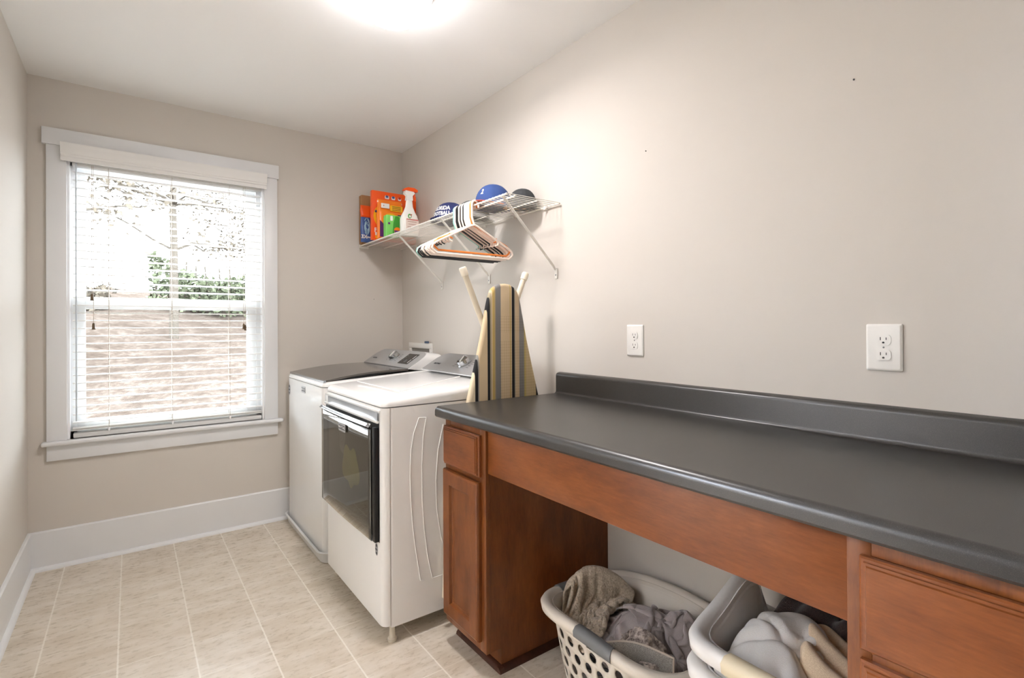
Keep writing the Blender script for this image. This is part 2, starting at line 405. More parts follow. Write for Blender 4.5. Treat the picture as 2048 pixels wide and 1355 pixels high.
WY0, WY1, WX0, WX1 = -0.775, -0.06, -0.79, -0.10
wm = thing('washing_machine', 'white top-loading washing machine with dark lid by the window wall', 'washing machine', (-.44, -.42, .012))
def rbody(bm, xa, xb, ya, yb, za, zb, rads, n=6):
    prism(bm, rrect(xb - xa, yb - ya, .02, n, (xa + xb) / 2, (ya + yb) / 2, rads), 'z', za, zb)
bm = new(); rbody(bm, WX0, WX1, WY0, WY1, .030, .882, (.01, .03, .03, .01)); obj('cabinet', bm, ENAMEL, wm)
for fx in (-.74, -.16):
    for fy in (-.72, -.12):
        bm = new(); lathe(bm, [(0, 0), (.022, 0), (.022, .012), (.012, .014), (.012, .04), (0, .04)], Matrix.Translation((fx, fy, .0125)), 12); obj('foot', bm, BLACK, wm)
def topdeck(bm, xa, xb, ya, yb, prof_top, zb, r=.02):
    """deck with rounded upper edges: stack of inset rounded outlines under a sloping top"""
    n = 5; rings = []
    def zt(x):
        for (p, q), (s, t) in zip(prof_top, prof_top[1:]):
            if x <= s: return q + (t - q) * (x - p) / (s - p)
        return prof_top[-1][1]
    def ring(o, f):
        P = rrect(xb - xa - 2 * o, yb - ya - 2 * o, max(.006, .03 - o), 5, (xa + xb) / 2, (ya + yb) / 2)
        return [bm.verts.new((p[0], p[1], f(p[0]))) for p in P]
    rings.append(ring(0.0, lambda x: zb))
    for k in range(n + 1):
        a = PI / 2 * k / n
        rings.append(ring(r * (1 - math.cos(a)), lambda x: zt(x) - r * (1 - math.sin(a))))
    for a, b in zip(rings, rings[1:]):
        for k in range(len(a)): bm.faces.new((a[k], a[(k + 1) % len(a)], b[(k + 1) % len(a)], b[k]))
    last = rings[-1]; N = len(last)
    # cap: strips along x so that the slope keeps its profile
    NX = 14; xs = [xa + r + (xb - xa - 2 * r) * k / NX for k in range(NX + 1)]
    bm.faces.new(last)
    bm.faces.new(rings[0][::-1])
bm = new(); topdeck(bm, WX0, WX1, WY0, WY1, [(-.80, .908), (-.30, .946), (0, .946)], .886, .018); obj('top_deck', bm, ENAMEL, wm, angle=40)
# lid: slightly domed plate
def lidf(y):
    return 0
bm = new()
xs = [-.778 + (.778 - .315) * k / 12 for k in range(13)]
def lz(x): s = (x + .778) / .463; return .9185 + .036 * s + .012 * math.sin(PI * s)
poly = [(x, lz(x)) for x in xs] + [(x, lz(x) - .010) for x in reversed(xs)]
prism(bm, poly, 'y', WY0 + .015, WY1 - .015); obj('lid', bm, DARKGL, wm, angle=25)
bm = new(); prism(bm, [(-.7815, .9075), (-.7815, .9165), (-.776, .9205), (-.770, .9185), (-.770, .9075)], 'y', WY0 + .012, WY1 - .012); obj('lid_handle', bm, CHROME, wm)
bm = new(); prism(bm, [(x, lz(x) - .0102) for x in xs] + [(x, .9035 + .042 * ((x + .778) / .463)) for x in reversed(xs)], 'y', WY0 + .022, WY1 - .022); obj('lid_seal', bm, BLACK, wm)

def console(root, ya, yb, xb, zb, xt, zt, knob_t, knob_s, disp):
    """slanted control console: base line (xb,zb) to top line (xt,zt), from y=ya (right) to yb (left)"""
    L = math.hypot(xt - xb, zt - zb); Wd = yb - ya
    M = frame_matrix((xb, (ya + yb) / 2, zb), (0, -1, 0), (xt - xb, 0, zt - zb))   # x to the right (-y), y up the slope, z out to the room
    out = rrect(Wd, L, .01, 8, 0, L / 2, (.075, .075, .006, .006))
    b = new(); A = [b.verts.new(M @ Vector((p[0], p[1], 0))) for p in out]
    B = []
    for p in out:
        v = M @ Vector((p[0], p[1], 0))
        B.append(b.verts.new((-.095, v.y, max(zb - .02, v.z - .012) if p[1] > .02 else zb - .03)))
    b.faces.new(A); b.faces.new(B[::-1])
    for k in range(len(A)): b.faces.new((A[k], A[(k + 1) % len(A)], B[(k + 1) % len(A)], B[k]))
    bmesh.ops.recalc_face_normals(b, faces=b.faces)
    c = obj('console', b, ENAMEL, root, angle=30)
    b = new(); ins = rrect(Wd - .012, L - .010, .01, 8, 0, L / 2, (.070, .070, .006, .006)); slab(b, ins, M, .004)
    obj('console_panel', b, SILVER, root, angle=30)
    K = M @ Matrix.Translation((knob_t, knob_s, .004))
    b = new(); lathe(b, [(0, .0), (.038, 0), (.038, .003), (.034, .006), (.032, .022), (.030, .026), (.022, .027), (.021, .024), (0, .024)], K, 36)
    kn = obj('knob', b, CHROME, root, angle=30)
    b = new(); box(b, -.004, .004, -.028, .028, .024, .031, .001); bmesh.ops.transform(b, matrix=K @ Matrix.Rotation(.5, 4, 'Z'), verts=b.verts); obj('knob_grip', b, WHITEP, kn)
    b = new(); slab(b, rrect(disp[2], disp[3], .004, 3, disp[0], disp[1]), M @ Matrix.Translation((0, 0, .0042)), .0012); d = obj('display', b, SCREEN, root)
    b = new()
    for k in range(4):
        slab(b, rrect(.012, .004, .001, 2, disp[0] - disp[2] * .35, disp[1] + (k - 1.5) * .018), M @ Matrix.Translation((0, 0, .0055)), .0003)
    obj('display_print', b, GREYP, d, smooth=False); b = new()
    for k in range(3):
        slab(b, rrect(.026, .0035, .001, 2, disp[0] + .0, disp[1] - .03 + k * .008), M @ Matrix.Translation((0, 0, .0055)), .0003)
    obj('display_print', b, GREYP, d)
    b = new(); slab(b, rrect(.006, disp[3] * .34, .002, 2, disp[0] + disp[2] * .38, disp[1] + .018), M @ Matrix.Translation((0, 0, .0055)), .0003); slab(b, rrect(.006, disp[3] * .34, .002, 2, disp[0] + disp[2] * .38, disp[1] - .022), M @ Matrix.Translation((0, 0, .0055)), .0003)
    obj('display_key_print', b, PALEINK, d)
    b = text_bm('MAYTAG', .016, M @ Matrix.Translation((-Wd / 2 + .085, .062, .0042)), depth=.0003, bold=.0006); obj('lettering', b, INK, root, smooth=False)
    for side in (-1, 1):
        b = new()
        for k in range(5):
            slab(b, rrect(.022, .0022, .0004, 1, knob_t + side * (.064 + .006 * (k == 2)), knob_s + (k - 2) * .015), M @ Matrix.Translation((0, 0, .0041)), .0003)
        obj('cycle_marks', b, INK, root, smooth=False)
    return M
console(wm, WY0 + .01, WY1 - .01, -.318, .952, -.175, 1.042, .0, .088, (.205, .085, .135, .098))
def badge(root, x, y, z, ww, hh, dark=True):
    M = frame_matrix((x, y, z), (0, -1, 0), (0, 0, 1))
    b = new(); slab(b, rrect(ww, hh, .003, 2), M, -.0016)
    g = obj('badge', b, CHROME if dark else PALEINK, root)
    Mb = frame_matrix((x - .0018, y, z), (0, -1, 0), (0, 0, 1))
    b = new(); slab(b, rrect(ww * .88, hh * .42, .001, 2), Mb, -.0004); obj('badge_band', b, INK, g)
    Mt = frame_matrix((x - .0024, y, z), (0, -1, 0), (0, 0, 1))
    obj('lettering', text_bm('MAYTAG', hh * .36, Mt, depth=.0002, bold=.0003, sx=min(1.6, ww / (hh * 1.6))), PALEINK, g, smooth=False)
# outward normal of the front is -x: with x axis -y and y axis +z the slab's +z points to -x, so depth is positive outwards
def sticker(root, x, y, z, ra, rb, parent_name='sticker'):
    M = frame_matrix((x, y, z), (0, -1, 0), (0, 0, 1))
    b = new(); slab(b, ell(ra, rb, 24), M, .0008); s = obj(parent_name, b, simple('grey sticker', rgb(150, 150, 152), .4), root)
    M2 = M @ Matrix.Translation((0, 0, .0009)); b = new()
    slab(b, ell(ra * .55, rb * .22, 14, 0, rb * .62), M2, .0003); slab(b, ell(ra * .75, rb * .16, 14, 0, 0), M2, .0003); slab(b, ell(ra * .5, rb * .2, 14, 0, -rb * .62), M2, .0003)
    obj('sticker_print', b, INK, s, smooth=False)
def badge(root, x, y, z, ww, hh):
    M = frame_matrix((x, y, z), (0, -1, 0), (0, 0, 1))
    b = new(); slab(b, rrect(ww, hh, .003, 2), M, .0016); g = obj('badge', b, SILVER, root)
    b = new(); slab(b, rrect(ww * .9, hh * .5, .001, 2), M @ Matrix.Translation((0, 0, .0017)), .0004); obj('badge_band', b, INK, g)
    obj('lettering', text_bm('MAYTAG', hh * .42, M @ Matrix.Translation((0, 0, .0023)), depth=.0002, bold=.0003, sx=ww / (hh * 1.75)), PALEINK, g, smooth=False)
badge(wm, WX0 - .0005, -.415, .842, .075, .036)
sticker(wm, WX0 - .0005, -.100, .812, .019, .032)

# outlet box for the washer hoses in the wall
ob = thing('washer_outlet_box', 'white recessed supply box in the wall behind the two machines', 'outlet box', (-.006, -.296, 1.0))
bm = new()
y0_, y1_, a_, b_ = -.466, -.126, .88, 1.082
fr = .036
box(bm, -.012, -.0005, y0_, y1_, b_ - fr, b_, .003); box(bm, -.012, -.0005, y0_, y1_, a_, a_ + fr, .003)
box(bm, -.012, -.0005, y0_, y0_ + fr, a_ + fr, b_ - fr, .002); box(bm, -.012, -.0005, y1_ - fr, y1_, a_ + fr, b_ - fr, .002)
obj('frame', bm, WHITEP, ob)
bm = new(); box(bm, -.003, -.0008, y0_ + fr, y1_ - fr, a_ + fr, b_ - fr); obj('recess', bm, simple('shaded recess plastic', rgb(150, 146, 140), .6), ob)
bm = new(); box(bm, -.018, -.0125, -.43, -.375, 1.082, 1.096, .002); obj('valve_handle', bm, simple('blue grey valve', rgb(70, 84, 108), .5), ob)

# ------------------------------------------------------------------ dryer
DY0, DY1, DX = -1.605, -0.915, -0.817
dr = thing('clothes_dryer', 'white front-loading dryer with smoked glass door standing before the cabinets', 'dryer', (-.45, -1.26, 0))
bm = new(); rbody(bm, -.785, -.10, DY0, DY1, .062, .886, (.008, .008, .008, .008), 3); obj('cabinet', bm, ENAMEL, dr)
# front panel with rounded upright edges, cut out around the door
bm = new(); rbody(bm, DX, -.7855, DY0, DY1, .070, .886, (.004, .028, .028, .004), 7); obj('front_panel', bm, ENAMEL, dr)
bm = new(); topdeck(bm, DX, -.10, DY0, DY1, [(-.83, .912), (-.74, .926), (-.42, .962), (0, .964)], .890, .022); obj('top_panel', bm, ENAMEL, dr, angle=40)
bm = new(); tube(bm, [(-.70, -1.50, .9325), (-.70, -1.02, .9325)], .0022, 6); tube(bm, [(-.70, -1.50, .9325), (-.36, -1.40, .9635)], .0022, 6); obj('top_crease', bm, ENAMEL, dr)
bm = new()
for pts in ([(-.668, .837), (-.690, .78), (-.702, .716), (-.706, .62), (-.703, .523), (-.696, .42), (-.683, .326), (-.664, .205)],
            [(-.637, .834), (-.650, .76), (-.656, .65), (-.655, .513), (-.647, .40), (-.633, .293), (-.612, .198)],
            [(-.56, .80), (-.585, .70), (-.595, .58), (-.592, .47), (-.575, .36), (-.545, .26)]):
    tube(bm, [(p[0], DY0 - .0004, p[1]) for p in pts], .0022, 8)
tube(bm, [(-.668, DY0 - .0004, .837), (-.637, DY0 - .0004, .834)], .002, 6); tube(bm, [(-.664, DY0 - .0004, .205), (-.650, DY0 - .0004, .198)], .002, 6)
tube(bm, [(-.612, DY0 - .0004, .198), (-.40, DY0 - .0004, .196)], .002, 6)
obj('side_ribs', bm, ENAMEL, dr)
console(dr, DY0 + .02, DY1 - .01, -.318, .962, -.175, 1.046, .0, .086, (.195, .08, .11, .085))
# door
DOORG = NT('smoked door glass')
tr = DOORG.n('ShaderNodeBsdfTransparent', {'Color': (0.56, 0.55, 0.51, 1)}).outputs[0]
gl = DOORG.n('ShaderNodeBsdfGlossy', {'Color': (.9, .88, .84, 1), 'Roughness': 0.02}).outputs[0]
lw = DOORG.n('ShaderNodeFresnel', {'IOR': 1.62}).outputs[0]
DOORG.t.links.new(DOORG.n('ShaderNodeMixShader', {0: DOORG.math('MULTIPLY', DOORG.math('ADD', DOORG.math('MULTIPLY', lw, .9), .05), DOORG.math('SUBTRACT', 1.0, DOORG.n('ShaderNodeNewGeometry').outputs['Backfacing'])), 1: tr, 2: gl}).outputs[0], DOORG.out.inputs[0])
gy0, gy1, gz0, gz1 = -1.545, -.928, .385, .812
def bulge(y, z):
    s = (y - gy0) / (gy1 - gy0)
    return -.0235 - .006 * math.sin(PI * max(0, min(1, s)))
bm = new()
out = rrect(gy1 - gy0, gz1 - gz0, .02, 4, (gy0 + gy1) / 2, (gz0 + gz1) / 2, (.004, .004, .02, .02))
bm = new(); box(bm, DX - .0015, DX - .0003, DY0 + .03, -.922, gz0 - .006, .832); obj('door_recess', bm, BLACK, dr)
# inside of the drum seen through the glass
DRUM = simple('grey drum interior', rgb(140, 137, 128), .5)
bm = new()
sheet(bm, lambda u, v: (DX - .004 - .019 * v ** .5 * 0 - .0, gy0 + .05 + (gy1 - gy0 - .1) * u, gz0 + .02 + (gz1 - gz0 - .04) * v), 3, 3)
obj('drum_face', bm, DRUM, dr)
def gsheet(u, v):
    y = gy0 + (gy1 - gy0) * u; z = gz0 + (gz1 - gz0) * v
    return (DX + bulge(y, z), y, z)
bm = new(); sheet(bm, gsheet, 25, 8); bmesh.ops.reverse_faces(bm, faces=bm.faces)
door = obj('door_glass', bm, DOORG.m, dr, angle=180)
md = door.modifiers.new('s', 'SOLIDIFY'); md.thickness = .004; md.offset = -1
bm = new(); box(bm, DX - .019, DX - .002, gy0 - .028, gy0 - .001, gz0 - .004, gz1, .003); obj('door_side', bm, BLACK, dr)
bm = new(); box(bm, DX - .020, DX - .002, gy1 - .012, gy1 + .002, gz0, gz1, .002); obj('door_edge', bm, GREYP, dr)
bm = new(); box(bm, DX - .022, DX - .002, gy0, gy1, gz0 - .004, gz0 + .001, .0005); obj('door_edge', bm, GREYP, dr)
# handle: chrome bar under a scooped pull
bm = new()
sheet(bm, lambda u, v: (DX + bulge(gy0 + (gy1 - gy0) * u, 0) - .004 + .010 * math.sin(v * PI) ** 2 * .4 - .004 * math.cos(v * PI), gy0 - .004 + (gy1 - gy0 + .004) * u, gz1 - .001 + .014 * v), 20, 7)
h = obj('door_handle', bm, CHROME, dr, angle=60)
md = h.modifiers.new('s', 'SOLIDIFY'); md.thickness = .004; md.offset = -1
bm = new()
def scoop(u, v):
    y = -1.578 + .60 * u; z = .836 + .034 * v
    d = .010 * math.sin(PI * min(1, max(0, v))) ** .7 * (1 - abs(2 * u - 1) ** 8)
    return (DX - .0095 + .8 * d, y, z)
sheet(bm, scoop, 24, 9); obj('handle_scoop', bm, simple('grey scoop plastic', rgb(176, 180, 184), .25), dr, angle=180)
bm = new()
box(bm, DX - .006, DX - .0003, -1.585, -.925, .868, .878, .002); box(bm, DX - .010, DX - .0003, -1.575, -.925, .8275, .8375, .002)
box(bm, DX - .006, DX - .0003, -.985, -.922, .834, .872, .002); obj('scoop_rim', bm, ENAMEL, dr)
badge(dr, DX - .0342, -1.255, .768, .085, .034)
sticker(dr, DX - .0005, -1.545, .345, .013, .024)
FOOT = simple('beige foot plastic', rgb(206, 198, 182), .5)
for fx, fy in ((-.772, -1.582), (-.772, -.945), (-.14, -1.575), (-.14, -.945)):
    bm = new(); lathe(bm, [(0, 0), (.016, 0), (.017, .004), (.017, .012), (.012, .016), (.010, .05), (.013, .056), (.013, .062), (0, .062)], Matrix.Translation((fx, fy, 0)), 14); obj('foot', bm, FOOT, dr)
# cloth showing through the door
def blob_cloth(c, a, b, seed, nx=26, ny=26, amp=.012):
    rs = random.Random(seed); ph = [rs.uniform(0, 6.28) for _ in range(6)]
    def f(u, v):
        th = 2 * PI * u; r = v
        rr = 1 + .22 * math.sin(2 * th + ph[0]) + .12 * math.sin(5 * th + ph[1])
        y = c[1] + a * r * rr * math.cos(th); z = c[2] + b * r * rr * math.sin(th)
        x = c[0] - amp * (1 - r * r) * (1 + .6 * math.sin(34 * y + ph[2] + 12 * z) + .4 * math.sin(55 * z + ph[3]))
        return (x, y, z)
    return f
bm = new(); sheet(bm, blob_cloth((DX - .005, -1.27, .60), .085, .10, 3), 32, 14, True)
lc = obj('laundry_cloth', bm, simple('pale green cotton', rgb(214, 212, 140), .9), origin=(DX - .005, -1.27, .60), angle=180); tag(lc, 'pale yellow-green cloth seen through the smoked dryer door', 'cloth')
bm = new(); sheet(bm, blob_cloth((DX - .0045, -1.17, .705), .04, .06, 5), 28, 12, True)
lc = obj('laundry_cloth', bm, simple('pale grey cotton', rgb(190, 190, 186), .9), origin=(DX - .0045, -1.17, .705), angle=180); tag(lc, 'pale grey cloth high behind the smoked dryer door', 'cloth')

# ------------------------------------------------------------------ wire shelf
SZ = 1.745; SY1 = -1.70; FX = -.307; MX = -.262
ws = thing('wire_shelf', 'white wire closet shelf with slanted braces on the right wall', 'shelf', (-.15, -.85, SZ))
bm = new()
for (xx, zz, r) in ((-.012, SZ + .000, .0042), (MX, SZ - .002, .0046), (FX, SZ + .0000, .0044)):
    tube(bm, [(xx, -.003, zz), (xx, SY1, zz)], r, 8)
tube(bm, [(-.14, -.003, SZ - .0045), (-.14, SY1, SZ - .0045)], .0026, 6)
obj('rails', bm, SHELFW, ws)
bm = new()
n = 68
for k in range(n):
    y = -.012 - (1.688 - .006) * k / (n - 1)
    tube(bm, [(-.010, y, SZ + .0045), (FX - .001, y, SZ + .0045)], .0019, 5)
obj('deck_wires', bm, SHELFW, ws)
for yb_ in (-.592, -1.117, -1.664):
    zb_ = 1.452 if yb_ > -1.5 else 1.437
    bm = new(); d = Vector((FX + .008 - (-.008), 0, SZ - zb_ - .03))
    tube(bm, [(-.010, yb_, zb_ + .012), (-.022, yb_, zb_ + .03), (FX + .006, yb_, SZ - .004), (FX - .002, yb_, SZ - .002)], [.004, .0058, .0058, .004], 8)
    br = obj('brace', bm, SHELFW, ws)
    bm = new(); box(bm, -.006, -.0008, yb_ - .009, yb_ + .009, zb_ - .028, zb_ + .022, .002); obj('brace_foot', bm, SHELFW, br)
    bm = new(); lathe(bm, [(0, .002), (.0035, .0012), (.0035, 0)], frame_matrix((-.006, yb_, zb_ - .012), (0, -1, 0), (0, 0, 1)), 10); obj('screw', bm, GREYP, br)
for yb_ in (-.25, -.80, -1.08, -1.36, -1.60):
    bm = new(); box(bm, -.020, -.0008, yb_ - .007, yb_ + .007, SZ - .012, SZ + .004, .003); obj('wall_clip', bm, SHELFW, ws)
bm = new(); box(bm, FX - .012, MX + .01, -.014, -.0008, SZ - .016, SZ + .010, .003); obj('end_bracket', bm, SHELFW, ws)

# ------------------------------------------------------------------ things on the shelf
ORANGE = simple('orange print', rgb(238, 88, 20), .35, var=.03)
ORANGE2 = simple('bright orange film', rgb(244, 130, 32), .3, var=.05)
YELLOW = simple('yellow print', rgb(246, 186, 30), .4)
NAVY = simple('navy print', rgb(38, 40, 96), .4)
PURPLE = simple('purple print', rgb(98, 44, 110), .4)
BLUEP = simple('blue print', rgb(62, 92, 150), .35)
CARD = simple('brown cardboard', rgb(160, 118, 78), .8)
LGREEN = simple('light green print', rgb(122, 206, 96), .4)
DGREEN = simple('green print', rgb(62, 150, 52), .4)
PALEB = simple('pale blue print', rgb(170, 206, 222), .4)
RED = simple('red print', rgb(190, 50, 40), .4)
SB = SZ + .0062
def face(x, y, z):      # a frame on a face that looks to -y: x right, y up, z towards the viewer
    return frame_matrix((x, y, z), (1, 0, 0), (0, 0, 1))
def decal(name, poly, x, y, z, mat, parent, d=.0006):
    b = new(); slab(b, poly, face(x, y, z), d); return obj(name, b, mat, parent, smooth=False)
t = thing('cardboard_box', 'open brown cardboard box in the shelf corner behind the packages', 'box', (-.21, -.03, SB))
bm = new(); box(bm, -.318, -.12, -.055, -.008, SB, SB + .33, .001); obj('box', bm, CARD, t)
bm = new(); box(bm, -.318, -.12, -.0575, -.0555, SB + .18, SB + .325, .0005); obj('flap', bm, CARD, t)
# blue and orange bag
t = thing('detergent_bag', 'blue and orange detergent bag at the left end of the wire shelf', 'bag', (-.27, -.08, SB))
bm = new()
def pouch(bm, xa, xb, y, z, h, d, bulge=.5):
    def f(u, v):
        a = 2 * PI * u; cx, cw = (xa + xb) / 2, (xb - xa) / 2
        sx = math.copysign(abs(math.cos(a)) ** .35, math.cos(a)); sy = math.copysign(abs(math.sin(a)) ** .7, math.sin(a))
        th = d / 2 * (min(1, v * 8 + .35)) * (1 - .92 * v ** 3)
        return (cx + cw * sx * (1 - .02 * math.sin(v * 9)), y + th * sy, z + h * v)
    sheet(bm, f, 28, 12, True)
    vs = sorted(bm.verts, key=lambda v: v.co.z); bmesh.ops.holes_fill(bm, edges=bm.edges)
pouch(bm, -.352, -.20, -.125, SB, .175, .030); obj('pouch', bm, BLUEP, t, angle=60)
bm = new(); pouch(bm, -.353, -.20, -.125, SB + .166, .078, .024); obj('pouch_top', bm, ORANGE, t, angle=60)
bm = new()
Mf = face(-.315, -.1415, SB + .105)
for a0 in range(5):
    tube(bm, [Mf @ Vector(((.008 + .005 * a0 * .6) * math.cos(q / 9 * PI * 1.5 + a0), (.018 + .009 * a0) * math.sin(q / 9 * PI * 1.5 + a0), 0)) for q in range(10)], .0022, 5)
obj('swirl', bm, PALEB, t)
obj('lettering', text_bm('3X', .034, face(-.334, -.142, SB + .034), bold=.001), PALEINK, t, smooth=False)
obj('lettering', text_bm('Power', .020, face(-.300, -.142, SB + .034), bold=.0008, shear=.2), PALEINK, t, smooth=False)
# big orange box
t = thing('detergent_box', 'tall orange detergent box with yellow round logo behind the smaller pouch', 'box', (-.17, -.18, SB))
bm = new(); box(bm, -.327, -.018, -.262, -.232, SB, SB + .318, .002); obj('box', bm, ORANGE, t)
decal('logo_disc', ell(.082, .082, 36), -.236, -.2622, SB + .155, YELLOW, t)
decal('logo_disc', ell(.064, .064, 36), -.236, -.2630, SB + .155, ORANGE2, t)
obj('lettering', text_bm('Tide', .085, face(-.236, -.2640, SB + .155), bold=.003, shear=.12), NAVY, t, smooth=False)
obj('lettering', text_bm('PODS', .040, face(-.262, -.2630, SB + .062), bold=.001), PALEINK, t, smooth=False)
decal('label', rrect(.06, .022, .003, 2), -.277, -.2626, SB + .040, PALEINK, t)
decal('label', ell(.012, .012, 18), -.294, -.2626, SB + .020, YELLOW, t)
for k, mt in enumerate((BLUEP, BLUEP, RED)):
    decal('pod_print', rrect(.030 - .004 * k, .022, .006, 3), -.226 + .044 * k, -.2626, SB + .283, PALEINK, t); decal('pod_print', ell(.010, .008, 14), -.226 + .044 * k, -.2632, SB + .288, mt, t)
decal('label', ell(.030, .045, 20), -.045, -.2626, SB + .17, YELLOW, t)
decal('label', rrect(.05, .05, .004, 2), -.045, -.2628, SB + .10, PURPLE, t)
# orange pouch
t = thing('detergent_pouch', 'bright orange detergent pouch with yellow banner before the big orange box', 'pouch', (-.22, -.33, SB))
bm = new()
pouch(bm, -.318, -.150, -.325, SB, .248, .060); obj('pouch', bm, ORANGE2, t, angle=60)
bm = new(); pouch(bm, -.3175, -.1505, -.325, SB + .218, .030, .014); obj('top_seal', bm, simple('pale pouch seal', rgb(240, 206, 186), .35), t, angle=60)
def onp(z): # y of the front of the pouch at height z
    v = z / .248; return -.325 - .030 * (1 - .92 * v ** 3) - .0012
decal('banner', rrect(.085, .036, .004, 2), -.200, onp(.14) , SB + .195, YELLOW, t)
decal('banner', rrect(.055, .030, .003, 2), -.275, onp(.14) , SB + .205, PALEINK, t)
obj('lettering', text_bm('+', .02, face(-.285, onp(.14) - .001, SB + .205)), RED, t, smooth=False)
for k in range(3): decal('banner_print', rrect(.060, .003, .001, 1), -.200, onp(.14) - .001, SB + .185 + .010 * k, INK, t)
decal('logo_disc', ell(.056, .056, 32), -.238, onp(.08), SB + .105, YELLOW, t)
decal('logo_disc', ell(.044, .044, 32), -.238, onp(.08) - .001, SB + .105, ORANGE, t)
obj('lettering', text_bm('Tide', .058, face(-.238, onp(.08) - .002, SB + .108), bold=.002, shear=.12), NAVY, t, smooth=False)
decal('side_print', [(-.02, -.055), (.016, -.055), (.012, .02), (-.02, .05)], -.293, onp(.05), SB + .062, PURPLE, t)
decal('label', rrect(.030, .014, .002, 2), -.178, onp(.12) - .001, SB + .150, PURPLE, t)
# green box
t = thing('softener_box', 'two-tone green dryer sheet box at the front edge of the shelf', 'box', (-.26, -.43, SB))
bm = new(); box(bm, -.302, -.208, -.435, -.385, SB, SB + .132, .002); obj('box', bm, LGREEN, t)
decal('dark_panel', [(-.010, -.066), (.046, -.066), (.046, .040), (.030, .062), (.010, .062), (-.004, .020)], -.254, -.4352, SB + .066, DGREEN, t)
decal('logo_disc', ell(.022, .020, 20), -.232, -.4360, SB + .040, ORANGE2, t)
decal('logo_disc', [(.021 * math.cos(a), .019 * math.sin(a)) for a in [PI + PI * k / 10 for k in range(11)]], -.232, -.4367, SB + .040, PURPLE, t)
decal('label', rrect(.016, .030, .003, 2), -.270, -.4354, SB + .112, PALEINK, t)
decal('label', ell(.007, .007, 14), -.286, -.4354, SB + .080, PURPLE, t)
# spray bottle
t = thing('spray_bottle', 'white spray bottle with orange trigger standing on the wire shelf', 'spray bottle', (-.182, -.50, SB))
cx, cy = -.182, -.50
prof = [(0, .052), (.012, .056), (.06, .057), (.10, .057), (.125, .050), (.15, .036), (.18, .024), (.205, .021), (.225, .019)]
bm = new()
rings = []
for z, r in prof:
    rings.append([bm.verts.new((cx + r * math.copysign(abs(math.cos(a)) ** .7, math.cos(a)), cy + .62 * r * math.copysign(abs(math.sin(a)) ** .7, math.sin(a)), SB + z)) for a in [2 * PI * k / 28 for k in range(28)]])
for a, b in zip(rings, rings[1:]):
    for k in range(28): bm.faces.new((a[k], a[(k + 1) % 28], b[(k + 1) % 28], b[k]))
bm.faces.new(rings[0][::-1]); bm.faces.new(rings[-1])
obj('bottle', bm, simple('translucent white plastic', rgb(238, 236, 230), .3, var=.02), t, angle=50)
bm = new()
prism(bm, [(cx - .022, SB + .222), (cx + .020, SB + .222), (cx + .018, SB + .250), (cx + .034, SB + .268), (cx + .020, SB + .280), (cx - .028, SB + .280), (cx - .034, SB + .262), (cx - .018, SB + .248)], 'y', cy - .014, cy + .014)
obj('spray_head', bm, WHITEP, t, angle=60)
bm = new()
prism(bm, [(cx - .040, SB + .280), (cx - .036, SB + .290), (cx - .012, SB + .300), (cx + .030, SB + .300), (cx + .052, SB + .290), (cx + .052, SB + .278), (cx + .030, SB + .276)], 'y', cy - .016, cy + .016)
sh = obj('nozzle_cap', bm, ORANGE, t, angle=60)
bm = new(); tube(bm, [(cx + .030, cy, SB + .277), (cx + .034, cy, SB + .255), (cx + .042, cy, SB + .225)], [.008, .0075, .006], 8); obj('trigger', bm, ORANGE, t)
decal('label', rrect(.085, .088, .010, 3), cx + .004, cy - .0365, SB + .058, simple('pale label', rgb(222, 206, 196), .5), t)
decal('label_rule', rrect(.080, .004, .001, 1), cx + .004, cy - .0373, SB + .097, RED, t)
for k in range(4): decal('label_print', rrect(.06 - .01 * (k % 2), .003, .001, 1), cx + .002, cy - .0373, SB + .084 - .016 * k, simple('soft print', rgb(170, 130, 120), .6), t)
decal('emblem', ell(.012, .014, 20), cx - .012, cy - .0342, SB + .118, DGREEN, t); decal('emblem', ell(.007, .008, 16), cx - .011, cy - .0349, SB + .117, PALEINK, t)
decal('emblem', [(0, 0), (.012, .010), (.004, .014)], cx - .008, cy - .0352, SB + .118, RED, t)

